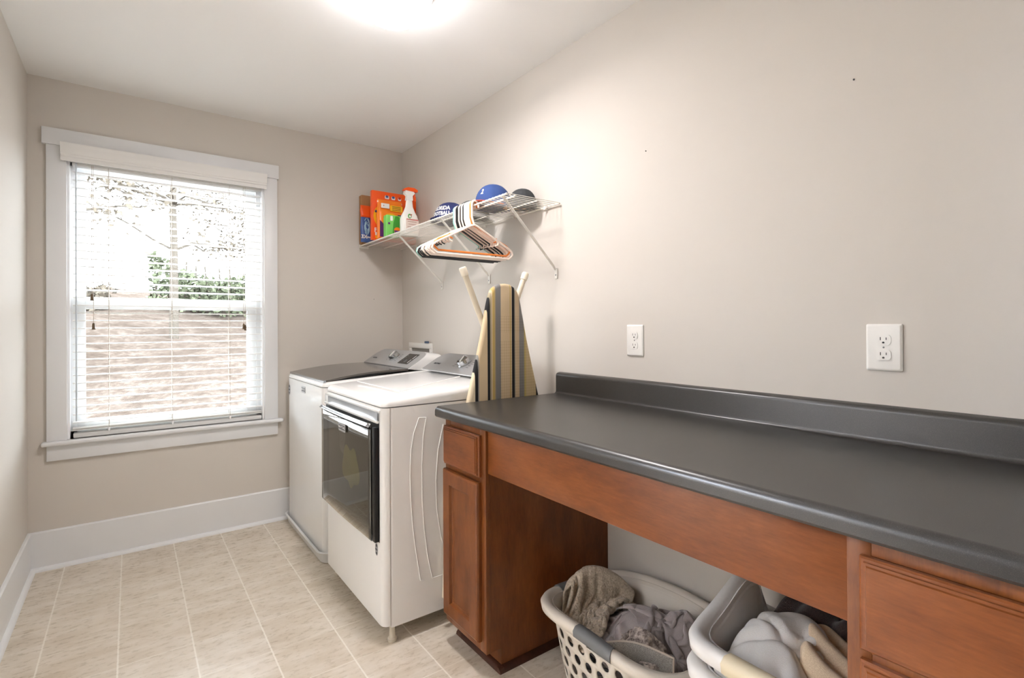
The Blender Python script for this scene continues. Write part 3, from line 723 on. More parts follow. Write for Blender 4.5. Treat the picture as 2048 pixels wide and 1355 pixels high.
# caps
def cap(label, c, face_dir, mats, words=(), crown=(.095, .082, .105), tilt=0.0, name='baseball_cap', brim_len=.72):
    """c: centre of the crown base; face_dir: heading of the brim (radians in plan)"""
    t = thing(name, label, 'cap', c, 'caps on the wire shelf')
    R = Matrix.Translation(c) @ Matrix.Rotation(face_dir, 4, 'Z') @ Matrix.Rotation(tilt, 4, 'Y')
    a, b, h = crown
    def dome(u, v):
        th = 2 * PI * u; ph = PI / 2 * v
        k = 1 - .035 * (1 - min(1, abs(math.sin(3 * th + .5)) * 4)) ** 2 + .02 * math.sin(2 * th + 7 * v) * (1 - v)
        r = math.cos(ph) ** .8
        return R @ Vector((a * r * math.cos(th) * k, b * r * math.sin(th) * k, .002 + h * math.sin(ph) ** .95))
    bm = new(); sheet(bm, dome, 36, 12, True); obj('crown', bm, mats[0], t, angle=180)
    def brim(u, v):
        th = (u - .5) * PI * .86; r = 1 + .82 * v * max(0.0, math.cos(th)) ** .5
        return R @ Vector((a * .97 * math.cos(th) + (r - 1) * a * brim_len, b * .97 * math.sin(th) * (1 + .05 * v), - .008 * (abs(u - .5) * 2) ** 2 * v + .012))
    bm = new(); sheet(bm, brim, 25, 7); o = obj('brim', bm, mats[1], t, angle=180)
    md = o.modifiers.new('s', 'SOLIDIFY'); md.thickness = .003; md.offset = 0
    bm = new(); lathe(bm, [(.006, 0), (.005, .004), (0, .006)], R @ Matrix.Translation((0, 0, h + .0005)), 12); obj('button', bm, mats[0], t)
    for wd, sz, hz in words:
        bmx = text_bm(wd, sz, Matrix.Identity(4), bold=.0012, depth=.0008)
        for v in bmx.verts:
            ang = v.co.x / (a * .98); zz = hz + v.co.y
            s = min(.999, max(0.0, (zz - .002) / h)) ** (1 / .95); ph = math.asin(s); r = math.cos(ph) ** .8
            q = 1.012 + v.co.z * 4
            v.co = R @ Vector((a * r * q * math.cos(ang), b * r * q * math.sin(ang), zz + .001))
        obj('lettering', bmx, mats[2], t, smooth=False)
    return t
NAVYC = simple('navy cap cotton', rgb(44, 52, 100), .85, bump=.2, bscale=900)
BLUEC = simple('royal blue cap cotton', rgb(48, 72, 126), .85, bump=.2, bscale=900)
GREYC = simple('grey cap cotton', rgb(96, 98, 96), .85)
DARKC = simple('charcoal cap cotton', rgb(56, 58, 60), .85)
PEACH = simple('peach cap underside', rgb(226, 172, 128), .8)
TEALC = simple('dusty teal cap', rgb(70, 92, 96), .85)
CB = SZ + .008
cap('navy blue cap with white lettering left of the hangers', (-.165, -.985, CB), PI * 1.13, (NAVYC, NAVYC, PALEINK), (('FLORIDA', .032, .066), ('FOOTBALL', .028, .036)), crown=(.102, .090, .110), brim_len=.42)
cap('bright royal blue cap with orange trimmed brim above the hangers', (-.165, -1.395, CB + .002), PI * 1.10, (BLUEC, simple('orange cap brim', rgb(196, 92, 70), .8), PALEINK), (('2', .034, .066),), crown=(.097, .086, .114))
cap('small grey cap between the navy cap and the royal blue cap', (-.13, -1.155, CB), PI * 1.0, (GREYC, GREYC, PALEINK), crown=(.092, .08, .092))
cap('charcoal cap with peach underside behind the last shelf brace', (-.072, -1.50, CB), PI * .5, (DARKC, PEACH, PALEINK), crown=(.075, .068, .088))

# ------------------------------------------------------------------ hangers on the shelf rail
HWHITE = simple('white hanger plastic', rgb(240, 224, 212), .3, var=.02)
HBLACK = simple('black hanger plastic', rgb(26, 26, 27), .35)
HORANGE = simple('orange hanger plastic', rgb(222, 128, 52), .35)
HTEAL = simple('pale teal hanger plastic', rgb(150, 200, 186), .35)
def hanger(y, mat, label, r=.0042, wide=.212, drop=0.0, sk=0.0):
    t = thing('clothes_hanger', label, 'hanger', (FX, y, SZ), 'hangers on the shelf rail')
    bm = new()
    rh = .0175; cx = FX + .003; zt = SZ + .0125 - rh + .0036 + r
    pts = [(cx - .003, 1.652), (cx - .010, 1.668), (cx - rh, 1.69), (cx - rh, zt)]
    pts += [(cx + rh * math.cos(a), zt + rh * math.sin(a)) for a in [PI - PI * k / 10 for k in range(1, 11)]]
    pts += [(cx + rh + .001, zt - .012)]
    tube(bm, [(p[0], y, p[1]) for p in pts], r, 7); obj('hook', bm, mat, t, angle=60)
    bm = new(); zb = 1.513 - drop; e = 1.548 - drop; c2 = cx - .004 + sk
    P = [(c2, 1.655)]
    L = [(c2 - .02, 1.648), (c2 - wide * .5, 1.604 - drop * .4), (c2 - wide + .022, e + .013), (c2 - wide + .004, e), (c2 - wide, e - .014), (c2 - wide + .006, zb + .012), (c2 - wide + .022, zb)]
    Rr = [(2 * c2 - p[0], p[1]) for p in L]
    loop = [P[0]] + L + [(c2, zb)] + Rr[::-1]
    tube(bm, [(p[0], y + .0006 * math.sin(9 * i), p[1]) for i, p in enumerate(loop)], r, 7, closed=True)
    obj('shoulder_frame', bm, mat, t, angle=60)
    for sg in (-1, 1):
        bm = new(); tube(bm, [(c2 + sg * wide * .62, y, 1.592 - drop), (c2 + sg * wide * .60, y, 1.574 - drop), (c2 + sg * wide * .54, y, 1.570 - drop)], r * .7, 6)
        obj('strap_hook', bm, mat, t)
    ''', y, 1.592 - drop), (c2 - wide * .60, y, 1.574 - drop), (c2 - wide * .54, y, 1.570 - drop)], r * .7, 6); tube(bm, [(c2 + wide * .62, y, 1.592 - drop), (c2 + wide * .60, y, 1.574 - drop), (c2 + wide * .54, y, 1.570 - drop)], r * .7, 6)
    '''
seq = [('t', 'pale teal plastic hanger, farthest from the camera on the shelf rail'),
       ('w', 'white plastic hanger between the teal one and the black ones'),
       ('b', 'black plastic hanger next to the white one by the teal hanger'),
       ('b', 'black plastic hanger, second of the black ones from the teal hanger'),
       ('w', 'lone white plastic hanger between black hangers'),
       ('b', 'black plastic hanger, third from the teal hanger'),
       ('w', 'white plastic hanger after the third black one'),
       ('b', 'black plastic hanger nearest the camera of the black ones'),
       ('w', 'white plastic hanger, fourth behind the orange one'),
       ('w', 'white plastic hanger, third behind the orange one'),
       ('w', 'white plastic hanger, second behind the orange one'),
       ('w', 'white plastic hanger touching the back of the orange one'),
       ('o', 'orange plastic hanger near the front of the row'),
       ('w', 'white plastic hanger at the very front before the orange one')]
rs = random.Random(4)
for i, (k, lb) in enumerate(seq):
    y = -1.286 - .0125 * i
    hanger(y, {'t': HTEAL, 'w': HWHITE, 'b': HBLACK, 'o': HORANGE}[k], lb, {'w': .0050, 'b': .0042, 'o': .0046, 't': .0046}[k],
           .212 + rs.uniform(-.006, .006) - (.012 if k == 'o' else 0), rs.uniform(-.003, .004) - (.016 if k == 'o' else 0), rs.uniform(-.004, .004))

# ------------------------------------------------------------------ ironing board
ib = thing('ironing_board', 'striped ironing board standing upright between the dryer and the counter', 'ironing board', (-.30, -1.65, 0))
def board_mat():
    m = NT('striped ironing board cover'); v = m.obj()
    s = m.n('ShaderNodeSeparateXYZ', {0: v})
    # local x is measured from -.30
    cr = [(-.20, (226, 210, 180)), (-.152, (24, 24, 26)), (-.139, (140, 138, 134)), (-.134, (206, 184, 150)), (-.092, (24, 24, 26)), (-.079, (160, 148, 122)), (-.071, (206, 186, 152)), (-.066, (186, 160, 96)), (-.056, (170, 150, 116)),
          (-.050, (126, 124, 122)), (-.024, (208, 186, 152)), (.022, (190, 166, 104)), (.027, (208, 186, 152)), (.034, (24, 24, 26)), (.047, (176, 166, 146)), (.052, (204, 182, 150)), (.072, (140, 138, 136)), (.100, (200, 180, 116)), (.108, (212, 192, 150)), (.165, (24, 24, 26)), (.178, (206, 186, 152))]
    f = m.n('ShaderNodeMapRange', {0: s.outputs[0], 1: -.20, 2: .20, 3: 0.0, 4: 1.0}).outputs[0]
    col = m.ramp(f, [((p + .20) / .40, rgb(*c)) for p, c in cr], 'CONSTANT')
    ck = m.n('ShaderNodeTexChecker', {'Vector': m.mapping(v, (1, 1, 1), (0, PI / 4, 0)), 'Scale': 118.0, 'Color1': (1, 1, 1, 1), 'Color2': (.90, .885, .86, 1)}).outputs[0]
    z = s.outputs[2]
    a = m.math('LESS_THAN', z, 1.13); b = m.math('GREATER_THAN', z, 1.165); c = m.math('LESS_THAN', z, 1.235)
    msk = m.math('MULTIPLY', m.math('MAXIMUM', a, m.math('MULTIPLY', b, c)), m.math('GREATER_THAN', s.outputs[0], -.03))
    col = m.mix(msk, col, m.mix(1.0, col, ck, 'MULTIPLY'))
    m.set(Base_Color=col, Roughness=.85); m.bump(m.noise(v, 700., 2), .1, .0005)
    return m.m
BOARD = board_mat()
edge = [(0, 1.372), (.028, 1.369), (.050, 1.358), (.066, 1.342), (.076, 1.320), (.086, 1.28), (.100, 1.215), (.114, 1.15), (.134, 1.07), (.158, .98), (.182, .89), (.192, .82), (.196, .72), (.196, .20), (.190, .12), (.176, .06), (.150, .03)]
outl = [(-.300 + p[0], p[1]) for p in edge] + [(-.300 - p[0], p[1]) for p in reversed(edge[1:])]
bm = new(); A = []
N = len(outl)
for d, o in ((-1.674, .93), (-1.671, .985), (-1.666, 1.0), (-1.652, 1.0), (-1.648, .985)):
    A.append([bm.verts.new((-.300 + (p[0] + .300) * o, d, .70 + (p[1] - .70) * (1 - (1 - o) * .3))) for p in outl])
for a, b in zip(A, A[1:]):
    for k in range(N): bm.faces.new((a[k], b[k], b[(k + 1) % N], a[(k + 1) % N]))
bm.faces.new(A[0]); bm.faces.new(A[-1][::-1]); bmesh.ops.recalc_face_normals(bm, faces=bm.faces)
obj('padded_top', bm, BOARD, ib, angle=60)
LEGM = simple('cream leg enamel', rgb(226, 214, 192), .4, var=.02)
for (p, q) in (((-.475, 1.412), (-.10, .55)), ((-.163, 1.408), (-.55, .50))):
    yy = -1.630
    d = Vector((q[0] - p[0], 0, q[1] - p[1])).normalized(); P = Vector((p[0], yy, p[1]))
    bm = new(); tube(bm, [P, (q[0], yy, q[1]), (q[0] + d.x * .05 - (.1 if d.x < 0 else -.0) * 0, yy, .12)], .0125, 12); lg = obj('leg', bm, LEGM, ib)
    bm = new(); tube(bm, [P - d * .022, P - d * .018, P + d * .012, P + d * .014], [.0135, .0155, .0155, .0135], 14); obj('leg_cap', bm, simple('cream cap plastic', rgb(232, 222, 202), .5), lg)
bm = new(); tube(bm, [(-.25, -1.634, .01), (-.35, -1.634, .01)], .009, 8); tube(bm, [(-.30, -1.634, .01), (-.30, -1.640, .4)], .008, 8); obj('foot_rail', bm, LEGM, ib)

# ------------------------------------------------------------------ cabinets and counter
CZ, CT, CYE, CYN = .8897, .040, -1.6856, -3.80
ct = thing('countertop', 'long black laminate countertop with raised back edge on the right wall', 'countertop', (-.32, -2.7, CZ - CT))
r = .019
front = [(-.641 + r - r * math.sin(a), CZ - r + r * math.cos(a)) for a in [PI / 2 * k / 7 for k in range(8)]]
prof = [(-.0008, CZ - CT), (-.0008, CZ + .094)]
rt = .014
prof += [(-.008, CZ + .094)] + [(-.028 + rt - rt * math.sin(a), CZ + .092 - rt + rt * math.cos(a)) for a in [PI / 2 * k / 6 for k in range(7)]]
rc = .012
prof += [(-.028 - rc + rc * math.cos(a), CZ + rc - rc * math.sin(a)) for a in [PI / 2 * k / 5 for k in range(6)]]
prof += front + [(-.641, CZ - CT + .006), (-.636, CZ - CT)]
bm = new(); prism(bm, prof, 'y', CYE, CYN); obj('worktop', bm, COUNTER, ct, angle=25)

def panel_door(bm, x, ya, yb, za, zb, th=.02, rail=.052, flat=False, step=.012):
    """front looking to -x: outer edge stepped, recessed centre panel (or raised flat drawer front)"""
    def ring(o, d): return [bm.verts.new((x - d, y, z)) for y, z in ((ya + o, za + o), (yb - o, za + o), (yb - o, zb - o), (ya + o, zb - o))]
    if flat: R = [ring(0, 0), ring(0, th * .45), ring(.003, th * .58), ring(.007, th * .60), ring(.0075, th * .80), ring(.0115, th * .83), ring(.013, th), ring(.016, th)]
    else: R = [ring(0, 0), ring(0, th * .55), ring(.003, th * .85), ring(.009, th), ring(rail, th), ring(rail + .004, th * .55), ring(rail + .008, th * .5), ring(rail + .010, th * .42)]
    for a, b in zip(R, R[1:]):
        for k in range(4): bm.faces.new((a[k], a[(k + 1) % 4], b[(k + 1) % 4], b[k]))
    bm.faces.new(R[-1]); bm.faces.new(R[0][::-1]); bmesh.ops.recalc_face_normals(bm, faces=bm.faces)
def base_cabinet(label, ya, yb, fronts, toe_side, loc):
    """ya..yb right to left; face frame at x=-.60"""
    t = thing('base_cabinet', label, 'cabinet', loc)
    top = CZ - CT - .0005
    bm = new()
    side = [(-.582, .076), (-.582, top), (-.0015, top), (-.0015, 0), (-.538, 0), (-.538, .076)]
    prism(bm, side, 'y', ya, ya + .016); prism(bm, side, 'y', yb - .016, yb)
    box(bm, -.538, -.0015, ya + .016, yb - .016, .08, .096); box(bm, -.012, -.0015, ya + .016, yb - .016, .096, top)
    box(bm, -.538, -.525, ya + .016, yb - .016, 0, .08)
    obj('body', bm, WOODZ, t, smooth=False)
    bm = new(); yl, yr = yb, ya
    box(bm, -.600, -.5822, ya, ya + .036, .074, top, .001); box(bm, -.600, -.5822, yb - .036, yb, .074, top, .001)
    box(bm, -.5998, -.5822, ya + .036, yb - .036, top - .034, top, .001); box(bm, -.5998, -.5822, ya + .036, yb - .036, .074, .115, .001)
    for (kind, a, b, za, zb) in fronts[:-1]: box(bm, -.5998, -.5822, ya + .036, yb - .036, za - .03, za + .02, .001)
    obj('face_frame', bm, WOODZ, t)
    for (kind, a, b, za, zb) in fronts:
        bm = new(); panel_door(bm, -.6004, a, b, za, zb, flat=(kind == 'drawer'), th=.020)
        obj(kind, bm, WOODZ if kind == 'door' else WOODY, t, angle=12)
    bm = new(); q = .019
    quart = [(-.538, 0), (-.538 - q, 0), (-.538 - q * .9, q * .45), (-.538 - q * .5, q * .86), (-.538, q)]
    prism(bm, quart, 'y', ya - (.016 if toe_side < 0 else 0), yb + (.016 if toe_side > 0 else .002))
    s = -1 if toe_side < 0 else 1; ys = ya if toe_side < 0 else yb
    prism(bm, [(ys, 0), (ys + s * q, 0), (ys + s * q * .9, q * .45), (ys + s * q * .5, q * .86), (ys, q)], 'x', -.556, -.0015)
    obj('toe_moulding', bm, WOODD, t)
    return t
base_cabinet('narrow reddish wood cabinet with one drawer and door beside the dryer', -1.970, -1.695,
             [('drawer', -1.945, -1.701, .673, .817), ('door', -1.943, -1.701, .108, .655)], -1, (-.3, -1.83, 0))
base_cabinet('reddish wood drawer cabinet under the near right end of the countertop', -3.78, -3.066,
             [('drawer', -3.755, -3.088, .662, .815), ('drawer', -3.755, -3.088, .398, .646), ('drawer', -3.755, -3.088, .112, .382)], 1, (-.3, -3.42, 0))
bm = new(); box(bm, -.592, -.573, -3.0645, -1.9715, .689, CZ - CT - .0005, .001)
tag(obj('desk_apron', bm, WOODY, origin=(-.58, -2.5, .689)), 'wide reddish wood apron board under the counter between both cabinets', 'apron board')

# ------------------------------------------------------------------ wall outlets and nails
def outlet(label, yc, zc, ww=.080, hh=.121):
    t = thing('wall_outlet', label, 'outlet', (-.003, yc, zc))
    M = frame_matrix((-.0006, yc, zc), (0, -1, 0), (0, 0, 1))
    bm = new(); A = []
    for o, d in ((0, 0), (0, .0025), (.004, .0062), (.006, .0066)):
        P = rrect(ww - 2 * o, hh - 2 * o, .004, 3); A.append([bm.verts.new(M @ Vector((p[0], p[1], d))) for p in P])
    for a, b in zip(A, A[1:]):
        for k in range(len(a)): bm.faces.new((a[k], a[(k + 1) % len(a)], b[(k + 1) % len(a)], b[k]))
    bm.faces.new(A[-1]); bm.faces.new(A[0][::-1]); bmesh.ops.recalc_face_normals(bm, faces=bm.faces)
    obj('cover_plate', bm, WHITEP, t, angle=30)
    for s in (-1, 1):
        Q = [(max(-.0165, min(.0165, .0175 * math.cos(a) * 1.0)), max(-.0135, min(.0135, .0175 * math.sin(a))) + s * .0195) for a in [2 * PI * k / 32 for k in range(32)]]
        b = new(); slab(b, Q, M @ Matrix.Translation((0, 0, .0064)), .0022); so = obj('socket', b, WHITEP, t, angle=30)
        b = new(); N2 = M @ Matrix.Translation((0, s * .0195, .0087))
        slab(b, rrect(.0018, .0082, .0004, 1, -.0063, .003), N2, .0002); slab(b, rrect(.0018, .0066, .0004, 1, .0063, .003), N2, .0002)
        slab(b, [(.0028 * math.cos(a), max(-.0022, .0028 * math.sin(a)) - .0072) for a in [2 * PI * k / 16 for k in range(16)]], N2, .0002)
        obj('slots', b, BLACK, so, smooth=False)
    b = new(); lathe(b, [(0, .001), (.0022, .0006), (.0024, 0)], M @ Matrix.Translation((0, 0, .0066)), 10); obj('screw', b, GREYP, t)
outlet('white duplex outlet on the wall above the left end of the counter', -2.119, 1.135)
outlet('white duplex outlet on the wall above the near right part of the counter', -2.9355, 1.133)
for lb, p, d in (('tiny dark nail in the right wall beyond the shelf end', (.0015, -2.174, 1.853), (0, -1, 0)), ('tiny dark nail high on the right wall near the picture edge', (.0015, -2.87, 1.853), (0, -1, 0)), ('tiny dark nail in the back wall under the wire shelf', (-.213, .0015, 1.383), (1, 0, 0))):
    bm = new(); lathe(bm, [(0, .005), (.0022, .004), (.0022, 0), (0, 0)], frame_matrix(p, d, (0, 0, 1)), 8); tag(obj('nail', bm, INK, origin=p), lb, 'nail')

# ------------------------------------------------------------------ laundry baskets
def sup(a, n): # superellipse unit point
    c, s = math.cos(a), math.sin(a); r = (abs(c) ** n + abs(s) ** n) ** (-1 / n)
    return (r * c, r * s)
def basket(label, c, ax, ay, h, rimf, mat, gripmat, grips, taper=.80, zb=0.0, n=3.4, rows=4, cols=30, group=None, holes=True, rs=1.0):
    t = thing('laundry_basket', label, 'laundry basket', (c[0], c[1], zb), group)
    def P(a, z, o=0.0):
        s = taper + (1 - taper) * min(1.0, z / h) ** .8; e = sup(a, n)
        return Vector((c[0] + e[0] * (ax * s + o), c[1] + e[1] * (ay * s + o), zb + z))
    # equal-arc angles
    A = [2 * PI * k / 2000 for k in range(2001)]; pts = [sup(a, n) for a in A]; cum = [0]
    for p, q in zip(pts, pts[1:]): cum.append(cum[-1] + math.hypot((q[0] - p[0]) * ax, (q[1] - p[1]) * ay))
    def ang(f):
        f = (f % 1.0) * cum[-1]; i = int(np.searchsorted(cum, f)); return A[min(i, 2000)]
    bm = new(); key = {}
    def V(f, z):
        k = (round((f % 1.0) * 1e5), round(z * 1e5))
        if k not in key: key[k] = bm.verts.new(P(ang(f), z))
        return key[k]
    za, zb2 = .035, h - .045
    lev = [za + (zb2 - za) * j / rows for j in range(rows + 1)]
    for j in range(rows):
        sh = .5 * (j % 2)
        for i in range(cols):
            f0, f1 = (i + sh) / cols, (i + sh + 1) / cols; z0_, z1_ = lev[j], lev[j + 1]
            fm, zm = (f0 + f1) / 2, (z0_ + z1_) / 2
            o = [V(f0, z0_), V(fm, z0_), V(f1, z0_), V(f1, zm), V(f1, z1_), V(fm, z1_), V(f0, z1_), V(f0, zm)]
            if holes and math.cos(ang(fm)) < .35:
                cf, cz = .29 / cols, (z1_ - z0_) * .36
                hl = [V(fm + cf * math.cos(q), zm + cz * math.sin(q)) for q in [-PI * .75 + PI / 8 * k for k in range(16)]]
                for k in range(8): bm.faces.new((o[k], o[(k + 1) % 8], hl[(2 * k + 2) % 16], hl[2 * k + 1], hl[2 * k]))
            else: bm.faces.new(o)
    for za_, zb_ in ((0.012, za), (zb2, None)):
        for i in range(cols):
            fs = [i / cols, (i + .5) / cols, (i + 1) / cols]
            for f0, f1 in zip(fs, fs[1:]):
                if zb_ is not None: bm.faces.new((V(f0, za_), V(f1, za_), V(f1, zb_), V(f0, zb_)))
                else:
                    fm = (f0 + f1) / 2
                    if any(abs((fm - g + .5) % 1 - .5) < gl * .40 for g, gl in grips): continue
                    bm.faces.new((V(f0, za_), V(f1, za_), V(f1, h + rimf(f1) - .004), V(f0, h + rimf(f0) - .004)))
    ring = [V((i / 2) / cols, .012) for i in range(cols * 2)]
    bm.faces.new(ring[::-1]); bmesh.ops.recalc_face_normals(bm, faces=bm.faces)
    o = obj('wall', bm, mat, t, angle=40); md = o.modifiers.new('s', 'SOLIDIFY'); md.thickness = .003; md.offset = 0
    bm = new(); M_ = 360; rr = []
    sec = [(-.004, -.020), (.006, .0), (.016, .006), (.030, .004), (.036, -.006), (.035, -.024), (.031, -.027), (.030, -.008), (.018, -.001), (.008, -.006), (.0, -.022)]
    for i in range(M_):
        f = i / M_; rr.append([bm.verts.new(P(ang(f), h + rimf(f) + q[1] * rs, q[0] * (1 if rs == 1 else 1.15))) for q in sec])
    for i in range(M_):
        a, b = rr[i], rr[(i + 1) % M_]
        for k in range(len(sec)): bm.faces.new((a[k], a[(k + 1) % len(sec)], b[(k + 1) % len(sec)], b[k]))
    bmesh.ops.recalc_face_normals(bm, faces=bm.faces); obj('rim', bm, mat, t, angle=60)
    for g, gl in grips:
        bm = new(); rr = []; sec2 = [(-.007, -.014), (.004, .003), (.016, .0095), (.031, .0075), (.040, -.005), (.039, -.022), (.030, -.030), (.008, -.026)]
        for i in range(17):
            f = g + gl * (i / 16 - .5); rr.append([bm.verts.new(P(ang(f), h + rimf(f) + q[1] * rs, q[0] * (1 if rs == 1 else 1.15))) for q in sec2])
        for a, b in zip(rr, rr[1:]):
            for k in range(len(sec2)): bm.faces.new((a[k], a[(k + 1) % len(sec2)], b[(k + 1) % len(sec2)], b[k]))
        bm.faces.new(rr[0]); bm.faces.new(rr[-1][::-1]); bmesh.ops.recalc_face_normals(bm, faces=bm.faces)
        obj('grip', bm, gripmat, t, angle=60)
    return t
BASKW = simple('warm white basket plastic', rgb(222, 214, 202), .4, var=.02)
BASK2 = simple('white basket plastic', rgb(240, 238, 236), .3, var=.02)
GRIPG = simple('grey rubber grip', rgb(112, 113, 114), .5)
GRIPC = simple('cream grip', rgb(230, 216, 186), .4)
B1 = (-.265, -2.325); B1a, B1b = .195, .262
def rim1(f): return .014 * math.cos(4 * PI * f + .3) + .006
basket('warm white perforated laundry basket with grey grips nearest the narrow cabinet', B1, B1a, B1b, .258, rim1, BASKW, GRIPG, [(.520, .080), (.25, .09)])
B2 = (-.240, -2.840); B2a, B2b = .180, .178
def sstep(a, b, t):
    t = max(0, min(1, (t - a) / (b - a))); return t * t * (3 - 2 * t)
def rim2(f): return .075 * math.exp(-((f - .19) / .10) ** 2) + .010 - .10 * max(sstep(.165, .135, f), sstep(.87, .91, f))
def rim3(f): return .045 * math.exp(-((f - .19) / .10) ** 2) + .004 - .10 * max(sstep(.165, .135, f), sstep(.87, .91, f))
basket('white laundry basket with cream grip, the upper one of two nested', B2, B2a, B2b, .345, rim2, BASK2, GRIPC, [(.545, .20)], zb=.055, holes=False, n=5.5, rs=1.35)
basket('white laundry basket holding another one nested inside it', B2, B2a + .004, B2b + .004, .337, rim3, BASK2, GRIPC, [(.545, .20)], zb=0.0, holes=False, taper=.84, n=5.5, rs=1.35)

# ------------------------------------------------------------------ cloth (position based folds)
def cloth_sim(init, rest, fixed, ground, inside, steps=160, seed=1, thick=.009, grav=.0016, stiff=.8, selfc=True):
    """init: (nu,nv,3) start positions, rest: (du,dv) edge lengths, fixed: list of (i,j), ground(x,y)->z, inside(p)->p"""
    P = init.copy(); Q = P.copy(); nu, nv = P.shape[:2]
    rs_ = np.random.RandomState(seed); inv = np.ones((nu, nv, 1))
    for i, j in fixed: inv[i, j] = 0
    du, dv = rest; dd = math.hypot(du, dv)
    def con(A, B, wa, wb, L, s):
        d = B - A; l = np.linalg.norm(d, axis=-1, keepdims=True) + 1e-9
        k = s * (l - L) / l / np.maximum(wa + wb, 1e-6)
        A += d * k * wa; B -= d * k * wb
    from mathutils import kdtree
    for st in range(steps):
        v = (P - Q) * .93; Q = P.copy(); P = P + v * inv; P[..., 2] -= (grav * inv)[..., 0]
        for it in range(6):
            for ax in (0, 1):
                L = (du, dv)[ax]
                for o in (0, 1):
                    if ax == 0:
                        n_ = (nu - o) // 2; a = slice(o, o + 2 * n_, 2); b = slice(o + 1, o + 2 * n_, 2)
                        con(P[a], P[b], inv[a], inv[b], L, stiff)
                    else:
                        n_ = (nv - o) // 2; a = slice(o, o + 2 * n_, 2); b = slice(o + 1, o + 2 * n_, 2)
                        con(P[:, a], P[:, b], inv[:, a], inv[:, b], L, stiff)
            for o in (0, 1):
                n_ = (nu - 1 - o) // 2 if (nu - 1 - o) >= 2 else 0
                a = slice(o, nu - 1, 2); b = slice(o + 1, nu, 2); m_ = min(len(range(nu)[a]), len(range(nu)[b]))
                ia, ib_ = np.arange(nu)[a][:m_], np.arange(nu)[b][:m_]
                for p, q in ((slice(0, nv - 1), slice(1, nv)), (slice(1, nv), slice(0, nv - 1))):
                    A = P[ia][:, p].copy(); B = P[ib_][:, q].copy(); con(A, B, inv[ia][:, p], inv[ib_][:, q], dd, stiff * .35); P[np.ix_(ia, np.arange(nv)[p])] = A; P[np.ix_(ib_, np.arange(nv)[q])] = B
            if it % 2 == 0:   # bending
                for o in range(4):
                    ia = np.arange(o, nu - 3, 4); A = P[ia].copy(); B = P[ia + 3].copy(); con(A, B, inv[ia], inv[ia + 3], 3 * du, .10); P[ia] = A; P[ia + 3] = B
                    ja = np.arange(o, nv - 3, 4); A = P[:, ja].copy(); B = P[:, ja + 3].copy(); con(A, B, inv[:, ja], inv[:, ja + 3], 3 * dv, .10); P[:, ja] = A; P[:, ja + 3] = B
            g = ground(P[..., 0], P[..., 1]); under = (P[..., 2] < g) & (inv[..., 0] > 0)
            P[..., 2] = np.where(under, g, P[..., 2])
            fr = np.where(under[..., None], .55, 0.0); P[..., :2] = P[..., :2] * (1 - fr) + Q[..., :2] * fr
            P = np.where(inv > 0, inside(P), P)
        if selfc and st % 3 == 2:
            F = P.reshape(-1, 3); kd = kdtree.KDTree(len(F))
            for i, p in enumerate(F): kd.insert(p, i)
            kd.balance(); D = np.zeros_like(F)
            for i, p in enumerate(F):
                ui, vi = divmod(i, nv)
                for co, k, dist in kd.find_range(p, thick):
                    uk, vk = divmod(k, nv)
                    if k <= i or abs(ui - uk) + abs(vi - vk) <= 2 or dist < 1e-7: continue
                    d = (F[i] - F[k]) * (.5 * (thick - dist) / dist); D[i] += d; D[k] -= d
            P = P + np.clip(D.reshape(P.shape), -.006, .006) * inv
    return P
def cloth_obj(name, P, mat, label, cat, thick=.004, sub=1, parent=None):
    pile_up(P)
    nu, nv = P.shape[:2]; bm = new()
    V = [[bm.verts.new(P[i, j]) for j in range(nv)] for i in range(nu)]
    for i in range(nu - 1):
        for j in range(nv - 1): bm.faces.new((V[i][j], V[i + 1][j], V[i + 1][j + 1], V[i][j + 1]))
    c = P.reshape(-1, 3); org = (float(c[:, 0].mean()), float(c[:, 1].mean()), float(c[:, 2].min()))
    o = obj(name, bm, mat, parent, angle=180, origin=org)
    md = o.modifiers.new('s', 'SOLIDIFY'); md.thickness = thick; md.offset = 0
    if sub: md = o.modifiers.new('d', 'SUBSURF'); md.levels = sub; md.render_levels = sub
    if label: tag(o, label, cat)
    return o
def inside_basket(c, ax, ay, h, taper, zb=0, mg=.012, n=3.4):
    def f(P):
        z = np.clip((P[..., 2] - zb) / h, 0, 1) ** .8; s = taper + (1 - taper) * z
        X = (P[..., 0] - c[0]) / (ax * s - mg); Y = (P[..., 1] - c[1]) / (ay * s - mg)
        r = (np.abs(X) ** n + np.abs(Y) ** n) ** (1 / n); k = np.where((r > 1) & (P[..., 2] < zb + h + .01), 1 / np.maximum(r, 1e-6), 1.0)
        out = P.copy(); out[..., 0] = c[0] + (P[..., 0] - c[0]) * k; out[..., 1] = c[1] + (P[..., 1] - c[1]) * k
        return out
    return f
in1 = inside_basket(B1, B1a, B1b, .258, .80)
in2 = inside_basket(B2, B2a, B2b, .345, .80, .055, n=5.5)
